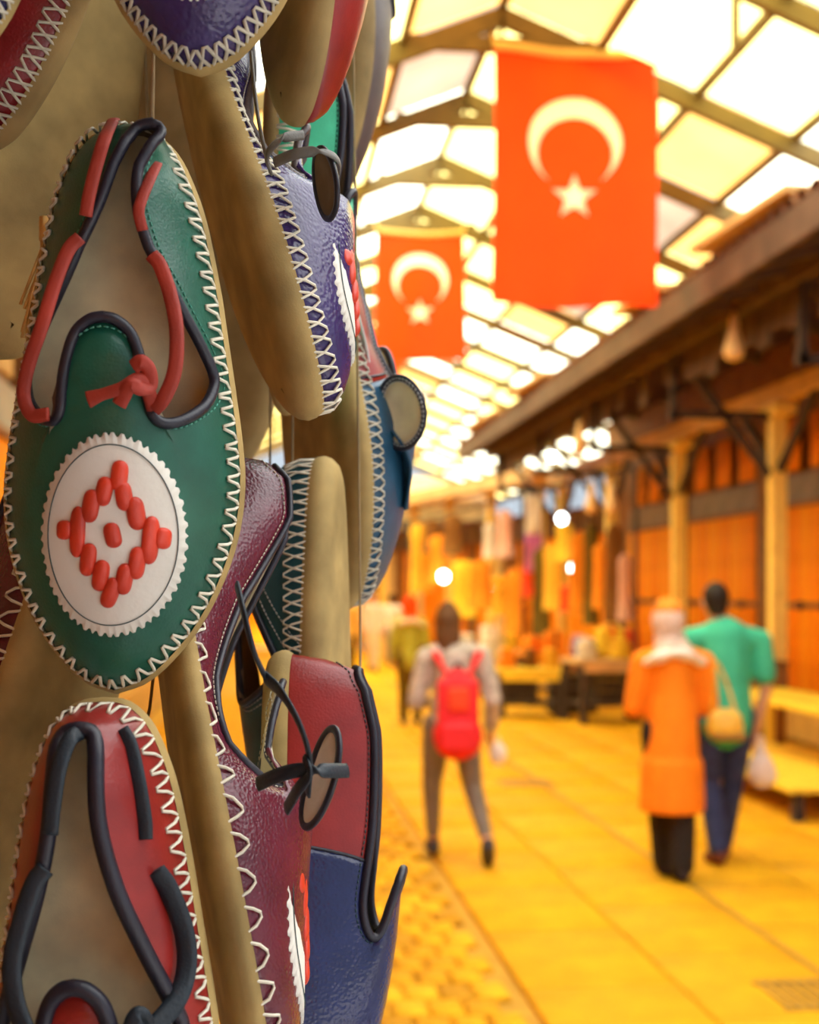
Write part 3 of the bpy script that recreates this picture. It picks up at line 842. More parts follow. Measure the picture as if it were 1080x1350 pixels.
tongue_flap(m13, (424, 1026), 17, 66, .27, .612, -.010, .0022, 'patch', 'maroon', False)
tongue_flap(p5, (430, 242), 14, 46, -.12, .675, -.012, .0020, 'lining', 'purple', False)

# ---- mint shoe behind the purple one
m8 = Shoe('mint green leather shoe tucked behind the purple cross-stitched shoe', (380, 70, .80), (384, 545, .83), 80, 'mint', dk=DK['m8'], rim=RIM_HIGH, wsc=.85)
m8.stitches(76, False, 'thread'); m8.rim_stitch(.014, 'thread_dark')

# ---- tan soles at the top right of the bunch
r6 = Shoe('red leather shoe showing its broad tan sole beside the purple toe', (400, -420, .74), (398, 165, .735), 122, 'red', wsc=.75, sole='sole_dark')
q7 = Shoe('shoe with grey-brown weathered sole at the street side of the bunch', (430, -330, .88), (424, 276, .87), 140, 'brownpipe', dk=DK['q7'], wsc=.7, sole='sole_dark')

x1 = Shoe('brown shoe behind the green and purple ones, plain sole outward', (238, 20, .90), (292, 640, .90), 172, 'brownpipe', dk=DK['x1'], wsc=.80, sole='sole_dark')

# ---- left edge of the bunch
d3 = Shoe('dark red leather shoe, upper outward, above the broad tan sole', (130, -430, .64), (-22, 190, .62), -40, 'darkred', dk=DK['d3'], wsc=.95, sole='sole_dark')
d3.stitches(46, True, 'thread_dim')
s4 = Shoe('navy leather shoe turned away so that its broad tan sole shows', (150, -170, .76), (-8, 470, .74), -140, 'navy', dk=DK['s4'], wsc=.85)
s4.stitches(46, True, 'thread_dim')
v0 = Shoe('navy leather shoe with braided stitching beside the dark red shoe', (-112, -520, .56), (-84, 95, .555), 6, 'navy', wsc=1.05)
v0.stitches(46, True, 'thread_dim')
m10 = Shoe('maroon leather shoe turned sideways, partly behind green and red shoes', (150, 585, .75), (-22, 1290, .71), -108, 'maroon', dk=DK['m10'], wsc=.95, pipe='black')
m10.stitches(52, False, 'thread')

# ---- rail and cords
cordm = mat('hemp_cord', (0.30, 0.21, 0.10), .85, .2, 60, .4, 900, dist=.0004)
RAILZ = 2.72
rail_a = at(-420, 780, .80); rail_b = at(760, 780, .88)
ra = Vector((rail_a.x, rail_a.y, RAILZ)); rb = Vector((rail_b.x, rail_b.y, RAILZ))
rail = empty('hanging_rail'); tag(rail, 'round wooden pole with thin cords that carry the shoes', 'rail')
mb = MB(); mb.tube([ra, ra.lerp(rb, .5), rb], .022, 12); mb.build('pole', mat('pole_wood', (.25, .15, .06), .7, .3, 15, .3, 60), rail)
for sh, back in ((g, 0), (p2, 0), (p5, .02), (r6, .02), (q7, 0), (m8, .02), (b9, .03), (r12, .17), (m13, .12), (t14, .06), (n16, .09),
                 (x1, 0), (d3, .05), (s4, .02), (v0, .05), (m10, .09)):
    a = sh.M @ Vector(tuple(sh.rows[-1][0])); t = max(0, min(1, (a - ra).dot((rb - ra)) / (rb - ra).length_squared)); b = ra.lerp(rb, t) - Vector((0, 0, .021))
    w = a + Vector((0, 0, .03)) + FW * back if back else a.lerp(b, .3)
    D = catmull(np.array([tuple(q) for q in (a, w, w.lerp(b, .5), b)]), 30)
    mb = MB(); mb.tube(D, .0009, 6); mb.build('cord', cordm, rail)
# ================================================================== FLAGS
flag_m = mat('red_flag_cloth', (.97, .062, .002), .8, .05, 3, translucent=.60)
flag_w = mat('white_flag_cloth', (1.0, .97, .90), .8, .02, 3, translucent=.5)
hem_m = mat('cream_flag_hem', (.85, .62, .20), .8, .06, 6, translucent=.3)


def flag(label, cxx, y, ztop, W, Hh, cr, seed, droop=0.0):
    r = empty('hanging_flag', (cxx, y, ztop)); tag(r, label, 'flag', 'flags hanging from the roof trusses')
    rs = random.Random(seed); p1, p2_ = rs.uniform(0, 6), rs.uniform(0, 6)

    def S(u, v, off=0.0):           # u across -0.5..0.5, v down 0..1
        amp = .012 + .055 * v
        wy = amp * math.sin(u * 7 + p1 + v * 1.5) + .03 * v * math.sin(v * 5 + p2_) - .10 * droop * v
        fold = .02 * math.sin((u + v * .35) * 14 + p2_) * (.3 + .7 * v)
        sagz = -.03 * (1 - (2 * u) ** 2) * (1 - v) - .02 * v * math.sin(u * 3 + p1)
        return (u * W * (1 + .05 * v), (wy + fold) * W - off, -v * Hh + sagz * W)
    cu, cv, ro = cr; ri, dv_ = .8 * ro, .25 * ro; asp = W / Hh; sr = ro * .5; sc = cv + 1.17 * ro * asp

    def hole(u, v):                 # the white emblem is sewn into the red cloth
        x, y = u - cu, (v - cv) / asp
        if math.hypot(x, y) < ro * .965 and math.hypot(x, y - dv_) > ri * 1.045: return True
        return math.hypot(x, (v - sc) / asp) < sr * .40
    nu, nv = 80, 116; mb = MB(); v = [S(i / nu - .5, j / nv) for j in range(nv + 1) for i in range(nu + 1)]
    f = [(j * (nu + 1) + i, j * (nu + 1) + i + 1, (j + 1) * (nu + 1) + i + 1, (j + 1) * (nu + 1) + i) for j in range(nv) for i in range(nu)
         if not hole((i + .5) / nu - .5, (j + .5) / nv)]
    mb.add(v, f); mb.build('cloth', flag_m, r)

    def emb(name, P, Q):
        mb = MB(); n = len(P); v = [S(*p, .003) for p in P] + [S(*p, .003) for p in Q]
        mb.add(v, [(i, i + 1, n + i + 1, n + i) for i in range(n - 1)]); mb.build(name, flag_w, r)
    yt = (ro ** 2 - ri ** 2 + dv_ ** 2) / (2 * dv_); a0 = math.acos(yt / ro); b0 = math.acos((yt - dv_) / ri); P = []; Q = []
    for i in range(49):
        q = i / 48; t = a0 + (2 * math.pi - 2 * a0) * q; t2 = b0 + (2 * math.pi - 2 * b0) * q
        P.append((cu + ro * math.sin(t), cv + ro * math.cos(t) * asp)); Q.append((cu + ri * math.sin(t2), cv + (dv_ + ri * math.cos(t2)) * asp))
    emb('crescent', P, Q)
    st = []
    for i in range(11):
        a = math.pi + i * math.pi / 5; rr = sr if i % 2 == 0 else sr * .42
        st.append((cu + rr * math.sin(a), sc + rr * math.cos(a) * asp))
    emb('star', st, [(cu, sc)] * 11)
    mb = MB(); mb.tube([S(i / 12 - .5, -.004) for i in range(13)], .034 * W, 8, flat=.9); mb.build('hem', hem_m, r)
    for s_ in (-.5, .5):
        mb = MB(); p = S(s_, 0); mb.tube([p, (p[0] * 1.02, p[1], .10)], .012, 6); mb.build('tie', hem_m, r)
    return r


def flag_at(label, px0, px1, py0, py1, Y, cr, seed, droop=0):
    d = Y / (math.cos(YAW) - ((px0 + px1) / 2 - 540) / FPX * math.sin(YAW))
    c = at((px0 + px1) / 2, py0, d)
    return flag(label, c.x, c.y, c.z, (px1 - px0) / FPX * d, (py1 - py0) / FPX * d, cr, seed, droop)


flag_at('large red flag with white crescent and star, closest to the shoes', 650, 864, 66, 402, 11.02, (0, .352, .285), 3, .6)
flag_at('smaller red flag with crescent and star behind the large flag', 496, 612, 306, 474, 16.78, (0, .36, .31), 8, .2)
flag_at('distant red flag with crescent and star behind both other flags', 462, 528, 438, 534, 24.46, (0, .45, .31), 5, .2)


# ================================================================== PEOPLE
def capsule(mb, a, b, ra, rb, n=10):
    a = Vector(a); b = Vector(b); d = b - a; L = d.length
    if L < 1e-6: return
    d.normalize(); pts = []; rr = []
    for q in (-.97, -.7, -.35): pts.append(a + d * ra * q); rr.append(ra * math.sqrt(1 - q * q))
    pts.append(a); rr.append(ra); pts.append(a.lerp(b, .5)); rr.append((ra + rb) / 2 * 1.02); pts.append(b); rr.append(rb)
    for q in (.35, .7, .97): pts.append(b + d * rb * q); rr.append(rb * math.sqrt(1 - q * q))
    mb.tube(pts, rr, n)


def bake(mb, name, m, parent, voxel=.014, smooth=3):
    """joins the shapes of mb to one continuous surface"""
    me = mb.mesh(name, m); o = bpy.data.objects.new('tmp', me); col.objects.link(o)
    md = o.modifiers.new('r', 'REMESH'); md.mode = 'VOXEL'; md.voxel_size = voxel; md.use_smooth_shade = True
    sm = o.modifiers.new('s', 'SMOOTH'); sm.iterations = smooth; sm.factor = .5
    dg = bpy.context.evaluated_depsgraph_get()
    nm = bpy.data.meshes.new_from_object(o.evaluated_get(dg)); bpy.data.objects.remove(o)
    nm.materials.clear(); nm.materials.append(m); nm.name = name
    nm.polygons.foreach_set('use_smooth', [True] * len(nm.polygons))
    ob = bpy.data.objects.new(name, nm); col.objects.link(ob); ob.parent = parent
    return ob


skin_m = mat('skin', (.62, .30, .15), .6, .06, 20)
SH = {}


def cloth(name, c, rough=.85, var=.12, vs=14): return mat(name, c, rough, var, vs, .2, 60, spec=.2, dist=.003)


def person(label, loc, rz_, J, top, trousers, shoes, hair=None, hair_style='short', sleeves='long', coat=None, scarf=None, scarf_top=None, female=False, vox=.013):
    r = empty('person', loc, rz_); tag(r, label, 'person')
    V = lambda k: Vector(J[k])
    hc = V('head'); nk = V('neck'); ch = (V('shL') + V('shR')) / 2; pe = (V('hipL') + V('hipR')) / 2
    wst = ch.lerp(pe, .62)
    sw = (V('shR') - V('shL')).length / 2
    # ---- body: one continuous figure
    mb = MB()
    mb.ell(hc, (.074, .094, .112), n=16, m=12); mb.ell(hc + Vector((0, .03, -.05)), (.058, .068, .07), n=14, m=10)
    mb.ell(hc + Vector((0, .10, -.012)), (.014, .022, .026)); mb.ell(hc + Vector((0, .088, -.055)), (.026, .012, .010))
    for s_ in (-1, 1):
        mb.ell(hc + Vector((s_ * .076, .0, -.01)), (.013, .022, .034)); mb.ell(hc + Vector((s_ * .032, .083, .012)), (.014, .012, .009))
    capsule(mb, nk, hc - Vector((0, 0, .06)), .058, .052)
    capsule(mb, ch.lerp(nk, .2), ch.lerp(pe, .35), sw * .62, sw * .60); capsule(mb, ch.lerp(pe, .3), wst, sw * .60, sw * .55); capsule(mb, wst, pe, sw * .58, sw * .66)
    for S in 'LR':
        capsule(mb, ch.lerp(V('sh' + S), .4) + Vector((0, 0, .02)), V('sh' + S), .06, .052)
        capsule(mb, V('sh' + S), V('el' + S), .050, .038); capsule(mb, V('el' + S), V('ha' + S), .038, .026)
        capsule(mb, V('hip' + S), V('kn' + S), .088, .056); capsule(mb, V('kn' + S), V('an' + S), .054, .036)
        t = V('toe' + S); capsule(mb, V('an' + S) - Vector((0, 0, .02)), t, .036, .028)
        # hand: palm, four fingers, thumb
        d = (V('ha' + S) - V('el' + S)).normalized(); side = d.cross(Vector((0, 1, 0)) if abs(d.y) < .8 else Vector((0, 0, 1))).normalized(); fr = side.cross(d)
        w = V('ha' + S); capsule(mb, w, w + d * .07, .026, .030)
        for k, (o_, ln) in enumerate(((-.026, .062), (-.009, .074), (.009, .070), (.026, .054))):
            a = w + d * .085 + fr * o_; b = a + d * ln * .5 + side * .008; c = b + d * ln * .35 + side * .022
            capsule(mb, a - d * .02, b, .0095, .0088, 7); capsule(mb, b, c, .0088, .0075, 7)
        a = w + d * .03 - fr * .028; capsule(mb, a, a + d * .045 - fr * .024 + side * .012, .011, .009, 7)
    bake(mb, 'body', skin_m, r, .0095, 1)
    # ---- trousers
    mb = MB()
    capsule(mb, wst.lerp(pe, .55), pe, sw * .66, sw * .72)
    for S in 'LR':
        rr = (.104, .072, .062) if not female else (.098, .064, .044)
        if coat: rr = (.10, .082, .078)
        capsule(mb, V('hip' + S), V('kn' + S), rr[0], rr[1]); e = V('kn' + S).lerp(V('an' + S), .86 if female and not coat else .98); capsule(mb, V('kn' + S), e, rr[1], rr[2])
    bake(mb, 'trousers', trousers, r, vox, 3)
    # ---- top
    mb = MB()
    bot = pe.lerp(wst, -.15)
    capsule(mb, ch.lerp(nk, .25) - Vector((0, 0, .02)), ch.lerp(pe, .35), sw * .70, sw * .74); capsule(mb, ch.lerp(pe, .3), wst, sw * .74, sw * .72); capsule(mb, wst, bot, sw * .74, sw * .80)
    for S in 'LR':
        capsule(mb, ch.lerp(V('sh' + S), .3) + Vector((0, 0, .02)), V('sh' + S), .088, .070)
        if sleeves == 'short':
            e = V('sh' + S).lerp(V('el' + S), .72); capsule(mb, V('sh' + S), e, .074, .072)
        else:
            capsule(mb, V('sh' + S), V('el' + S), .072, .058); capsule(mb, V('el' + S), V('el' + S).lerp(V('ha' + S), .86), .058, .048)
    if coat:
        hem = Vector((pe.x, pe.y, coat))
        capsule(mb, wst, pe.lerp(hem, .45), sw * .82, sw * .96); capsule(mb, pe.lerp(hem, .3), hem + Vector((0, 0, .16)), sw * .94, sw * 1.04)
        mb.tube([hem + Vector((0, 0, .3)), hem + Vector((0, 0, .15)), hem], [sw * 1.0, sw * 1.04, sw * 1.06], 20)
    bake(mb, 'coat' if coat else 'shirt', top, r, vox, 8 if coat else 3)
    # ---- shoes
    for S in 'LR':
        mb = MB(); t = V('toe' + S); a = V('an' + S) - Vector((0, 0, .045)); h = a - (t - a).normalized() * .045
        capsule(mb, h, a.lerp(t, .45), .040, .046); capsule(mb, a.lerp(t, .4), t, .046, .036); capsule(mb, V('an' + S) + Vector((0, 0, .0)), a, .044, .044)
        bake(mb, 'shoe', shoes, r, .011, 2)
    if hair:
        mb = MB(); mb.ell(hc + Vector((0, -.016, .022)), (.086, .100, .112), n=16, m=12)
        if hair_style == 'short':
            mb2 = MB(); mb2.ell(hc + Vector((0, -.018, .03)), (.083, .096, .100), n=16, m=12); mb2.ell(hc + Vector((0, -.05, -.03)), (.066, .055, .06), n=14, m=10); mb = mb2
        else:
            mb.ell(hc + Vector((0, -.045, -.07)), (.085, .070, .12), n=14, m=10); mb.ell(hc + Vector((0, -.055, -.15)), (.066, .055, .09), n=14, m=10)
            mb.ell(hc + Vector((0, -.03, .11)), (.05, .06, .04), n=12, m=8)
        bake(mb, 'hair', hair, r, .012, 2)
    if scarf:
        mb = MB(); mb.ell(hc + Vector((0, -.012, .01)), (.097, .112, .128), n=16, m=12); capsule(mb, hc - Vector((0, .02, .06)), nk, .088, .10)
        mb.ell(nk + Vector((0, -.05, -.01)), (.115, .085, .08), n=14, m=10)
        bake(mb, 'headscarf', scarf, r, .012, 2)
        mb = MB(); pts = []
        for k in range(24):
            a = 2 * math.pi * k / 24; pts.append(nk + Vector((.155 * math.cos(a), .125 * math.sin(a) - .01, -.05 - .03 * math.cos(a * 2))))
        mb.tube(pts, [.045 + .012 * math.sin(k * 1.7) for k in range(24)], 8, closed=True, flat=.7)
        mb.build('scarf_fold', SH['white'], r)
    if scarf_top:
        mb = MB(); mb.ell(hc + Vector((0, -.012, .075)), (.088, .10, .075), n=16, m=12); bake(mb, 'cap', scarf_top, r, .012, 2)
    return r


SH['white'] = cloth('white_scarf_cloth', (.86, .74, .62))


def J_std(h=1.7, stride=.18, arm=.0, sw=.17, **kw):
    s = h / 1.7
    J = dict(head=(0, .02, 1.58), neck=(0, 0, 1.42), shL=(-sw, 0, 1.36), shR=(sw, 0, 1.36), elL=(-sw - .05, .02, 1.08), elR=(sw + .05, .02, 1.08),
             haL=(-sw - .05, .10, .86), haR=(sw + .05, .10, .86), hipL=(-.085, 0, .88), hipR=(.085, 0, .88), knL=(-.09, stride * .6, .48), knR=(.09, -stride * .2, .48),
             anL=(-.09, stride, .085), anR=(.09, -stride, .12), toeL=(-.09, stride + .15, .035), toeR=(.09, -stride + .14, .035))
    J = {k: tuple(c * s for c in v) for k, v in J.items()}; J.update(kw); return J


def ground(px, d): p = at(px, HZ, d); p.z = 0; return p


FACE = -YAW        # bodies face along the view, away from the camera
# woman with the red backpack
JA = dict(head=(-.035, .02, 1.475), neck=(0, 0, 1.335), shL=(-.165, 0, 1.265), shR=(.175, 0, 1.275), elL=(-.235, -.02, .99), elR=(.245, -.03, 1.0),
          haL=(-.17, .20, .98), haR=(.235, .10, .80), hipL=(-.10, 0, .84), hipR=(.06, 0, .84), knL=(-.135, .10, .46), knR=(.12, -.02, .46),
          anL=(-.125, .20, .085), anR=(.20, -.28, .15), toeL=(-.145, .34, .035), toeR=(.205, -.20, .03))
grey_cl = cloth('grey_patterned_cardigan', (.50, .42, .33), .85, .45, 22)
ground_a = ground(598, 8.55)
person('woman in grey cardigan and leggings walking with a red backpack', ground_a, FACE, JA, grey_cl, cloth('grey_leggings', (.20, .16, .12)),
       cloth('dark_shoe', (.06, .05, .05)), cloth('brown_hair', (.13, .055, .016), .6), 'long', 'long', female=True)


def local(base, rz_, p): return Vector(base) + Matrix.Rotation(rz_, 3, 'Z') @ Vector(p)


# backpack
bp_m = cloth('red_backpack_cloth', (.80, .025, .030), .6, .1); bp_d = cloth('orange_backpack_pocket', (.85, .07, .02), .6)
bpk = empty('backpack', local(ground_a, FACE, (.02, -.235, .66)), FACE); tag(bpk, 'red backpack with pocket worn by the woman in grey', 'backpack')
mb = MB(); mb.box((0, .0, .27), (.25, .13, .50), None, .05); mb.ell((0, 0, .14), (.155, .095, .15), n=16, m=12); mb.ell((-.005, 0, .36), (.125, .075, .20), n=16, m=12); bake(mb, 'pack_body', bp_m, bpk, .012, 4)
mb = MB(); mb.box((0, -.095, .14), (.20, .05, .18), None, .025); bake(mb, 'pocket', bp_m, bpk, .012, 3)
mb = MB(); mb.box((0, -.072, .37), (.13, .03, .15), None, .015); bake(mb, 'pocket', bp_d, bpk, .010, 2)
for s_ in (-1, 1):
    mb = MB(); D = catmull(np.array([(s_ * .06, .02, .50), (s_ * .115, .06, .60), (s_ * .135, .14, .645), (s_ * .14, .24, .60), (s_ * .13, .28, .45)]), 16)
    mb.tube(D, .026, 8, flat=.4, up=(0, 0, 1)); mb.build('strap', bp_m, bpk)
mb = MB(); D = catmull(np.array([(-.03, -.01, .535), (0, -.02, .585), (.03, -.01, .535)]), 10); mb.tube(D, .008, 6); mb.build('grab_loop', cloth('black_strap', (.03, .02, .02)), bpk)
wb_ = empty('paper_bag', local(ground_a, FACE, (.29, .16, .585)), FACE); tag(wb_, 'small white bag in the hand of the backpack woman', 'bag')
mb = MB(); mb.ell((0, 0, .06), (.055, .04, .075), n=12, m=8); mb.build('bag_body', SH['white'], wb_)
mb = MB(); mb.tube([(-.02, 0, .12), (0, 0, .17), (.02, 0, .12)], .008, 6); mb.build('handle', SH['white'], wb_)

# woman in the orange coat
JB = dict(head=(-.02, .02, 1.495), neck=(0, 0, 1.345), shL=(-.175, 0, 1.27), shR=(.185, 0, 1.265), elL=(-.225, .02, 1.00), elR=(.225, .02, 1.0),
          haL=(-.10, .22, .98), haR=(.14, .22, .98), hipL=(-.085, 0, .86), hipR=(.085, 0, .86), knL=(-.055, .06, .47), knR=(.055, -.04, .47),
          anL=(-.02, .10, .085), anR=(.035, -.10, .095), toeL=(-.03, .25, .035), toeR=(.03, .04, .035))
ground_b = ground(886, 7.98)
person('woman in long orange coat and pale headscarf walking beside the man', ground_b, FACE, JB, cloth('orange_coat_cloth', (.93, .235, .008), .8, .08, 8), cloth('black_trousers', (.022, .016, .012)),
       cloth('black_shoe', (.03, .02, .02)), None, '', 'long', coat=.40, scarf=cloth('beige_patterned_scarf', (.66, .46, .34), .8, .35, 30), scarf_top=cloth('orange_underscarf', (.85, .27, .03)), female=True)
hb_m = mat('yellow_handbag_leather', (.80, .42, .03), .4, .12, 10)
hb = empty('handbag', local(ground_b, FACE, (.30, -.03, .83)), FACE); tag(hb, 'yellow handbag hanging from the arm of the woman in orange', 'handbag')
mb = MB(); mb.box((0, 0, .08), (.19, .10, .18), None, .04); mb.ell((0, 0, .06), (.115, .065, .08), n=14, m=10); bake(mb, 'bag_body', hb_m, hb, .011, 3)
mb = MB(); mb.box((.02, -.01, .01), (.20, .11, .06), None, .02); bake(mb, 'bag_base', cloth('brown_bag_base', (.30, .15, .03)), hb, .011, 2)
mb = MB(); D = catmull(np.array([(-.08, 0, .15), (-.06, -.03, .32), (-.05, .0, .44), (.02, .04, .32), (.07, .02, .15)]), 20); mb.tube(D, .010, 6); mb.build('handle', hb_m, hb)

# man in the green shirt
JC = dict(head=(-.05, .02, 1.615), neck=(-.015, 0, 1.46), shL=(-.215, 0, 1.385), shR=(.225, 0, 1.375), elL=(-.285, .06, 1.10), elR=(.262, .0, 1.08),
          haL=(-.22, .25, .98), haR=(.205, .05, .82), hipL=(-.095, 0, .90), hipR=(.095, 0, .90), knL=(-.085, .04, .49), knR=(.075, .08, .49),
          anL=(-.075, -.16, .10), anR=(.03, .16, .085), toeL=(-.10, -.02, .035), toeR=(.03, .32, .035))
ground_c = ground(955, 8.5)
person('man in green t-shirt and blue jeans walking with a white bag', ground_c, FACE, JC, cloth('green_shirt_cloth', (.06, .46, .25), .85, .1, 8), cloth('blue_jeans', (.035, .045, .11), .85, .25, 20),
       cloth('brown_shoes', (.16, .045, .02)), cloth('black_hair', (.022, .013, .006), .6), 'short', 'short')
pb = empty('plastic_bag', local(ground_c, FACE, (.245, .06, .46)), FACE); tag(pb, 'white plastic carrier bag held by the man in green', 'bag')
pbm = mat('white_plastic', (.90, .78, .68), .45, .05, 12, translucent=.25)
mb = MB(); mb.ell((0, 0, .10), (.085, .055, .115), n=16, m=12); mb.ell((.03, 0, .07), (.07, .05, .08), n=14, m=10); capsule(mb, (0, 0, .16), (-.005, 0, .25), .05, .02); bake(mb, 'bag_body', pbm, pb, .011, 2)
mb = MB(); D = catmull(np.array([(-.025, 0, .22), (-.018, .01, .29), (.0, .02, .31), (.012, .01, .29), (.02, 0, .22)]), 14); mb.tube(D, .008, 6); mb.build('handle', pbm, pb)

# people further down the street
person('man in pale yellow shirt and dark trousers far down the street', ground(455, 22.2), FACE, J_std(1.72, .14), cloth('pale_yellow_shirt', (.80, .46, .12)), cloth('olive_trousers', (.13, .085, .01)),
       cloth('dark_shoe', (.06, .05, .05)), cloth('black_hair', (.022, .013, .006)), 'short', 'long', vox=.02)
person('person in red headscarf and green top behind the backpack woman', ground(541, 17.2), FACE, J_std(1.60, .12, female=0) if False else J_std(1.60, .12), cloth('lime_green_top', (.42, .42, .06)), cloth('olive_trousers', (.13, .085, .01)),
       cloth('dark_shoe', (.06, .05, .05)), None, '', 'long', scarf=cloth('bright_red_scarf', (.95, .08, .004)), scarf_top=cloth('red_cap', (.92, .06, .004)), vox=.02)
person('distant person in pale pink clothes beyond the man in yellow', ground(492, 29), FACE + 2.9, J_std(1.68, .10), cloth('pale_pink_shirt', (.80, .58, .46)), cloth('cream_trousers', (.75, .58, .40)),
       cloth('dark_shoe', (.06, .05, .05)), cloth('brown_hair', (.13, .055, .016)), 'short', 'long', vox=.025)
person('distant person in white shirt beside the one in pink', ground(517, 31), FACE, J_std(1.62, .10), cloth('white_shirt', (.85, .75, .66)), cloth('grey_trousers', (.30, .26, .24)),
       cloth('dark_shoe', (.06, .05, .05)), cloth('black_hair', (.022, .013, .006)), 'short', 'short', vox=.025)

# ================================================================== STALLS AND GOODS
wood_y = mat('yellow_table_wood', (.95, .60, .05), .6, .15, 6, spec=.2); wood_d = B['darkwood']; wood_b = B['jamb']


def table(label, loc, rz_, w, dp, h, topm, legm, shelf=None, cat='table', name='stall_table'):
    r = empty(name, loc, rz_); tag(r, label, cat)
    mb = MB(); mb.box((0, 0, h - .03), (w, dp, .06), None, .01); mb.build('table_top', topm, r, False)
    for sx in (-1, 1):
        for sy in (-1, 1):
            mb = MB(); mb.box((sx * (w / 2 - .06), sy * (dp / 2 - .06), (h - .06) / 2), (.08, .08, h - .06), None, .01); mb.build('leg', legm, r, False)
    if shelf:
        mb = MB(); mb.box((0, 0, shelf), (w - .1, dp - .1, .04)); mb.build('shelf', legm, r, False)
    mb = MB(); mb.box((0, -dp / 2 + .03, h - .11), (w - .1, .03, .10)); mb.build('apron', topm, r, False)
    return r


T1 = ground(697, 18.3); table('yellow-topped stall table beside the backpack woman', T1, -YAW, .86, .7, .66, wood_y, wood_d, .2)
T2 = ground(800, 17.6); table('pale stall table with goods behind the woman in orange', T2, .12, 1.0, .8, .82, B['beam'], wood_d, .25)
T3 = ground(640, 22.5); table('display table with white cloth piles in front of the far row', T3, -.2, 1.1, .8, .72, B['cream'], wood_b, .2)
T4 = ground(733, 20.3); table('stall table with orange parcels between the two nearer stalls', T4, .1, 1.1, .7, .78, B['upper'], wood_d, .25)
cratem = mat('dark_crate', (.05, .03, .015), .8, .3, 8)


def crate(label, loc, rz_, w, d, h, m=cratem):
    r = empty('crate', loc, rz_); tag(r, label, 'crate', 'crates under the stalls')
    for z in (.06, h / 2, h - .06):
        for s_ in (-1, 1):
            mb = MB(); mb.box((0, s_ * d / 2, z), (w, .02, h * .24)); mb.build('slat', m, r, False)
            mb = MB(); mb.box((s_ * w / 2, 0, z), (.02, d, h * .24)); mb.build('slat', m, r, False)
    mb = MB(); mb.box((0, 0, .015), (w, d, .02)); mb.build('base', m, r, False)
    return r


crate('dark slatted crate under the yellow-topped stall table', T1 + Vector((-.15, .02, .22)), -YAW, .5, .45, .32)
crate('dark slatted crate under the pale stall table', T2 + Vector((.1, 0, .27)), .12, .6, .5, .40)
crate('dark slatted crate on the floor between the stalls', ground(754, 19.0), .3, .5, .5, .5)

GC = {'orange': (.88, .27, .015), 'amber': (.80, .40, .03), 'yellow': (.86, .54, .04), 'red': (.80, .06, .015), 'brown': (.22, .09, .02), 'olive': (.15, .10, .015),
      'white': (.85, .76, .66), 'pink': (.78, .42, .32), 'blue': (.12, .14, .45), 'teal': (.05, .3, .3), 'dark': (.05, .03, .02)}
GM = {k: cloth('goods_' + k, v) for k, v in GC.items()}


def gar_mesh(w, h, m, seed):
    rs = random.Random(seed); mb = MB(); v = []; n = 14; rows = [(0, .18), (.04, .62), (.10, .95), (.3, .86), (.6, .92), (1, 1.05)]
    for t, k in rows:
        for j in range(n):
            a = 2 * math.pi * j / n; rr = 1 + .10 * math.sin(a * 4 + seed + t * 2)
            v.append((w / 2 * k * math.cos(a) * rr, w * .22 * (k if t > .05 else .5) * math.sin(a) * rr, -h * t))
    f = [(i * n + j, i * n + (j + 1) % n, (i + 1) * n + (j + 1) % n, (i + 1) * n + j) for i in range(len(rows) - 1) for j in range(n)]
    f.append(tuple(range(n))); f.append(tuple(range((len(rows) - 1) * n, len(rows) * n))[::-1])
    mb.add(v, f); return mb.mesh('cloth', m)


hook = MB(); hook.tube([(0, 0, -.01), (0, 0, .05), (.02, 0, .07)], .006, 5); hook = hook.mesh('hook', B['darkwood'])
RAILH = 3.25


def rail_thing(lbl, a, b):
    a = a.copy(); b = b.copy(); a.z = b.z = RAILH
    r = empty('garment_rail', Vector((a.x, a.y, 0))); tag(r, lbl, 'rail'); b2 = b - Vector((a.x, a.y, 0)); a2 = Vector((0, 0, RAILH))
    mb = MB(); mb.tube([a2, a2.lerp(b2, .5), b2], .022, 8); mb.build('pole', B['darkwood'], r)
    for q in (0, 1):
        c = a2.lerp(b2, q); mb = MB(); mb.tube([(c.x, c.y, 0), (c.x, c.y, RAILH)], .03, 8); mb.build('leg', B['darkwood'], r)
    return a, b


RAILS = [rail_thing('long dark rail with cloth pieces in front of the far row', ground(540, 31), ground(704, 21.6)),
         rail_thing('dark rail with cloth pieces next to the shuttered shops', ground(690, 21.9), ground(838, 17.2))]


def on_rail(k, px):
    a, b = RAILS[k]; lo, hi = 0.0, 1.0
    for _ in range(40):
        m = (lo + hi) / 2; p = a.lerp(b, m) - CAM
        if 540 + FPX * p.dot(RT) / p.dot(FW) < px: lo = m
        else: hi = m
    p = a.lerp(b, lo); return p, (p - CAM).dot(FW)


def zpix(py, d): return EYE + (HZ - py) / FPX * d


def hang(r, p, z, name='cord'):
    mb = MB(); mb.tube([(0, 0, .04), (0, 0, p.z - z)], .006, 5); mb.build(name, B['darkwood'], r)


def garment(colr, px, py, k, w, h, what):
    p, d = on_rail(k, px); z = min(zpix(py, d), RAILH - .05)
    r = empty('hanging_garment', (p.x, p.y, z), random.uniform(-.5, .5) - YAW)
    tag(r, what, 'cloth', 'cloth pieces hung along the stalls')
    inst('cloth', gar_mesh(w, h, GM[colr], px), r); inst('hook', hook, r); hang(r, p, z)


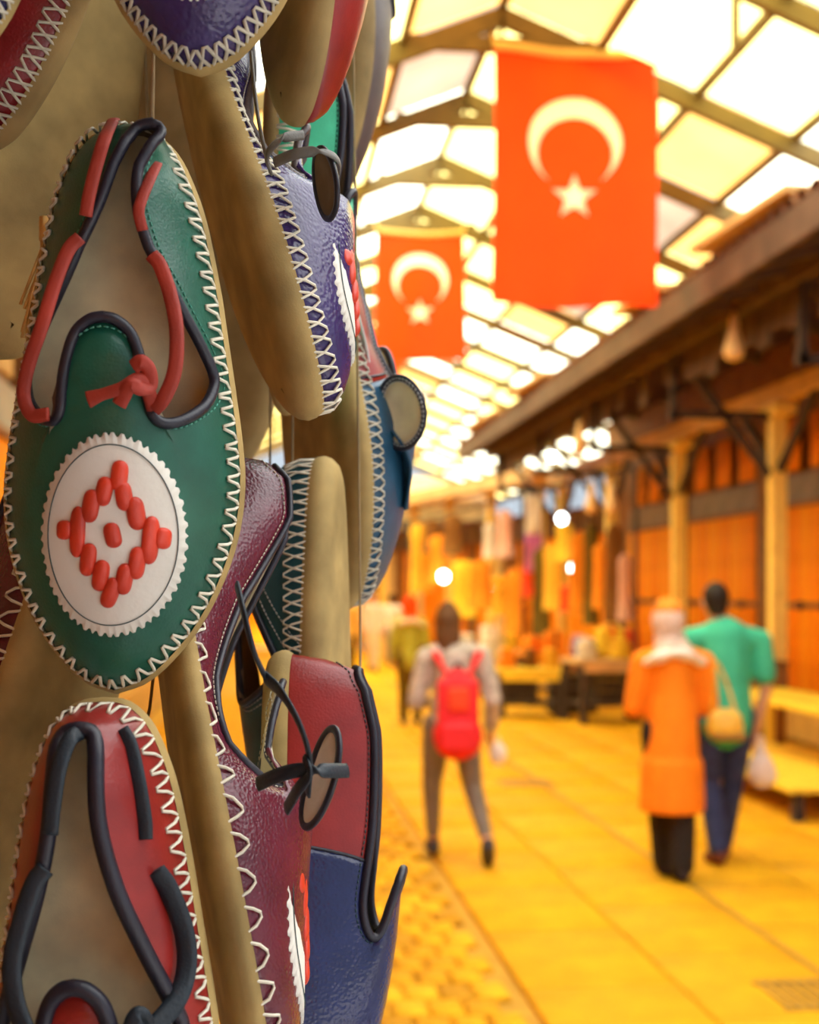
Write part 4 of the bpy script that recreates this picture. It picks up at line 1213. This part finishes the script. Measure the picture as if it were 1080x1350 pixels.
for cc, px, py, k, w, h, lb in [
    ('amber', 556, 690, 0, .55, 1.5, 'wide amber cloth hanging at the end of the long rail'), ('orange', 580, 705, 0, .45, 1.0, 'short orange cloth hanging beside the wide amber one'),
    ('yellow', 612, 738, 0, .5, 1.1, 'yellow cloth hanging low on the long rail'), ('brown', 597, 662, 0, .4, .8, 'brown cloth hanging high on the long rail'),
    ('orange', 634, 738, 0, .42, .9, 'orange cloth hanging over the white piles'), ('amber', 662, 758, 0, .36, .7, 'small amber cloth hanging low on the long rail'),
    ('orange', 682, 748, 0, .42, 1.1, 'long orange cloth hanging at the meeting of the rails'), ('red', 699, 745, 1, .25, .5, 'small red cloth hanging at the meeting of the rails'),
    ('olive', 714, 720, 1, .30, 1.4, 'long olive cloth hanging beside the banner'), ('amber', 730, 716, 1, .32, 1.0, 'amber cloth hanging beside the long olive one'),
    ('yellow', 745, 690, 1, .30, .55, 'short yellow cloth hanging high on the second rail'), ('red', 749, 772, 1, .26, .38, 'small red cloth hanging under the lit bulb'),
    ('orange', 766, 700, 1, .34, 1.2, 'wide orange cloth hanging behind the stall tables'), ('olive', 780, 690, 1, .24, 1.4, 'narrow olive cloth hanging beside the wide orange one'),
    ('orange', 794, 715, 1, .26, .9, 'narrow orange cloth hanging over the pale stall table'), ('brown', 810, 690, 1, .28, 1.3, 'long brown cloth hanging near the shutters'),
    ('pink', 824, 730, 1, .20, .85, 'pink cloth hanging at the end of the second rail'), ('white', 648, 690, 0, .30, .6, 'white cloth hanging on the long rail'),
    ('pink', 666, 672, 0, .28, .8, 'pink cloth hanging high on the long rail'), ('brown', 570, 650, 0, .4, .7, 'small brown cloth hanging above the orange one')]:
    garment(cc, px, py, k, w, h, lb)

# banner white above, violet below
bp_, bd_ = on_rail(1, 704); bz_ = min(zpix(652, bd_), RAILH - .03)
bn = empty('cloth_banner', (bp_.x, bp_.y, bz_), -YAW); tag(bn, 'narrow hanging banner, white above and violet below', 'banner')
for nm, z, h, m in (('upper_half', -.31, .62, GM['white']), ('lower_half', -.92, .60, cloth('violet_cloth', (.60, .16, .42)))):
    mb = MB(); v = [(x, .02 * math.sin(x * 30 + k), z + h / 2 - h * k / 6) for k in range(7) for x in np.linspace(-.13, .13, 7)]
    mb.add(v, [(k * 7 + i, k * 7 + i + 1, k * 7 + i + 8, k * 7 + i + 7) for k in range(6) for i in range(6)]); o = mb.build(nm, m, bn)
    sm = o.modifiers.new('t', 'SOLIDIFY'); sm.thickness = .01


def parcel(colr, c, size, rz_, where, lid=None, name='parcel'):
    r = empty(name, c, rz_); tag(r, '%s parcel %s' % (colr, where), 'parcel', 'parcels on the stalls')
    mb = MB(); mb.box((0, 0, size[2] / 2), size, None, min(size) * .18); mb.build('wrapper', GM[colr], r, False)
    mb = MB(); mb.box((0, 0, size[2] / 2), (size[0] * .16, size[1] * 1.02, size[2] * 1.02)); mb.build('band', GM[lid or 'brown'], r, False)


def heap(colr, c, rr, where, seed):
    r = empty('cloth_pile', c, 0); tag(r, '%s cloth pile %s' % (colr, where), 'cloth pile', 'cloth piles on the stalls')
    rs = random.Random(seed)
    for k in range(4):
        mb = MB(); mb.box((rs.uniform(-.02, .02), rs.uniform(-.02, .02), .035 + k * .065), (rr * 2 * (1 - k * .08), rr * 1.5, .062), Matrix.Rotation(rs.uniform(-.2, .2), 3, 'Z'), .028); mb.build('folded_cloth', GM[colr], r)


def on(T, rz_, x, y, z): return T + Matrix.Rotation(rz_, 3, 'Z') @ Vector((x, y, z))


heap('orange', on(T1, -YAW, -.27, 0, .66), .12, 'on the yellow-topped stall table', 1); heap('brown', on(T1, -YAW, .02, .05, .66), .11, 'on the yellow-topped stall table', 2); heap('amber', on(T1, -YAW, .30, 0, .66), .11, 'on the yellow-topped stall table', 3)
heap('yellow', on(T2, .12, .10, -.22, .82), .13, 'on the pale stall table', 4); heap('white', on(T2, .12, -.33, -.12, .82), .12, 'on the pale stall table', 5)
parcel('yellow', on(T2, .12, .10, .16, .822), (.32, .26, .40), .1, 'standing on the pale stall table', 'red'); parcel('blue', on(T2, .12, -.24, .20, .822), (.22, .2, .26), .3, 'on the pale stall table', 'white')
parcel('red', on(T2, .12, .39, .12, .822), (.16, .2, .36), .0, 'on the pale stall table', 'orange')
heap('white', on(T3, -.2, -.34, 0, .72), .17, 'on the display table', 6); heap('white', on(T3, -.2, .10, -.16, .72), .15, 'stacked at the end of the display table', 7); heap('yellow', on(T3, -.2, .42, -.1, .72), .11, 'on the display table', 8)
parcel('white', on(T3, -.2, .06, .22, .722), (.25, .2, .4), .2, 'on the display table', 'pink')
parcel('orange', on(T4, .1, -.35, 0, .782), (.26, .25, .24), .2, 'on the table between the stalls', 'red'); parcel('orange', on(T4, .1, 0, .05, .782), (.3, .25, .32), -.1, 'in the middle of the table between the stalls', 'brown'); heap('pink', on(T4, .1, .33, -.05, .78), .13, 'on the table between the stalls', 9)

# lamps, and glowing balls in place of far sky glimpses
bulb_m = mat('bulb_and_sky_glow', (.95, .97, 1), .3, 0, 1, emit=(.92, 1, 1), estr=14); lampb = B['darkwood']


def lamp(px, py, d, r_, label, k=None):
    if k is not None:
        p, d = on_rail(k, px); loc = Vector((p.x, p.y, zpix(py, d))); top = RAILH
    else:
        loc = at(px, py, d); top = rz(loc.x)
    r = empty('bulb_and_sky_spot', loc); tag(r, label, 'lamp', 'bulbs hanging along the row')
    mb = MB(); mb.ell((0, 0, 0), (r_, r_, r_ * 1.15), n=12, m=10); mb.build('bulb', bulb_m, r)
    mb = MB(); mb.lathe((0, 0, r_), [(r_ * .5, 0), (r_ * .5, .05), (r_ * .3, .07)]); mb.build('socket', lampb, r)
    mb = MB(); mb.tube([(0, 0, r_ + .06), (0, 0, top - loc.z)], .006, 5); mb.build('flex', lampb, r)


for px, py, d, r_, lb, k in ((585, 760, 24, .10, 'lit white bulb hanging over the far tables', 0), (757, 749, 19, .075, 'lit white bulb hanging by the wide orange cloth', 1),
                          (656, 775, 22.6, .085, 'lit white bulb hanging over the white cloth piles', 0), (741, 684, 21, .07, 'lit white bulb hanging beside the violet banner', 1),
                          (640, 584, 25, .08, 'white glimpse of sky over the long rail, made as a glowing ball', None), (712, 576, 23, .11, 'upper of two sky glimpses by the eave corner, made as glowing balls', None),  # from here on glimpses of sky, built as glowing balls on cords
                          (728, 602, 22, .06, 'lower of two sky glimpses by the eave corner, made as glowing balls', None), (684, 600, 24, .06, 'glimpse of sky near the eave corner, made as a glowing ball', None)):
    lamp(px, py, d, r_, lb, k)
# pale gourds hung at the eave
gourd_m = mat('pale_gourd', (.80, .52, .24), .5, .15, 10)
for px, py, d, lb in ((780, 655, 17.4, 'long pale gourd hanging from the shop eave'), (765, 575, 16.5, 'short pale gourd hanging high under the shop eave'), (806, 655, 16.4, 'round pale gourd hanging near the post'), (968, 442, 11.5, 'small white gourd hanging under the dark eave boards')):
    r = empty('gourd', at(px, py, d)); tag(r, lb, 'gourd')
    mb = MB(); mb.lathe((0, 0, -.22), [(.01, 0), (.07, .02), (.09, .09), (.07, .17), (.045, .25), (.04, .36), (.012, .42)]); mb.build('husk', gourd_m, r)
    mb = MB(); mb.tube([(0, 0, .19), (0, 0, max(.25, 3.95 - r.location.z))], .006, 5); mb.build('string', lampb, r)

# right-hand bench, table and box
RB = Vector((4.42, 11.0, 0)); r = empty('low_platform', RB); tag(r, 'low yellow wooden platform in front of the shuttered shops', 'platform')
for k in range(6):
    mb = MB(); mb.box((-.5 + k * .2, 0, .235), (.19, 3.0, .04), None, .006); mb.build('plank', wood_y, r, False)
for sx in (-.5, .5):
    for sy in (-1.4, 0, 1.4):
        mb = MB(); mb.box((sx, sy, .108), (.08, .08, .215)); mb.build('leg', wood_d, r, False)
table('long yellow bench table against the post by the shutters', Vector((4.62, 11.1, .256)), 0, .62, 2.6, .52, wood_y, wood_b, None, 'table', 'bench_table')
r = empty('wooden_box', Vector((4.86, 12.75, .0))); tag(r, 'dark brown wooden box on a stand beside the post', 'box')
mb = MB(); mb.box((0, 0, .86), (.36, .36, .26), None, .02); mb.build('box_body', wood_b, r, False)
mb = MB(); mb.box((0, 0, 1.0), (.40, .40, .03), None, .01); mb.build('lid', wood_b, r, False)
for sx in (-.13, .13):
    for sy in (-.13, .13):
        mb = MB(); mb.box((sx, sy, .365), (.06, .06, .73)); mb.build('leg', wood_y, r, False)
# straw brush poking out beside the green shoe
st = empty('straw_brush', at(48, 385, .69)); tag(st, 'bundle of dry straw poking out beside the green shoe', 'brush')
stm = mat('dry_straw', (.62, .36, .10), .7, .3, 80)
mb = MB(); rs = random.Random(2)
a0_ = at(62, 318, .69) - st.location
mb.tube([a0_ + UP * .012, a0_], .004, 8); mb.build('handle', stm, st)
for k in range(14):
    e = at(30 + rs.uniform(-4, 14), 440 + rs.uniform(-40, 10), .69 + rs.uniform(-.004, .004)) - st.location
    m2 = MB(); m2.tube([a0_ + Vector((rs.uniform(-.003, .003), 0, 0)), a0_.lerp(e, .5) + Vector((rs.uniform(-.002, .002), 0, 0)), e], .0009, 5); m2.build('straw', stm, st)
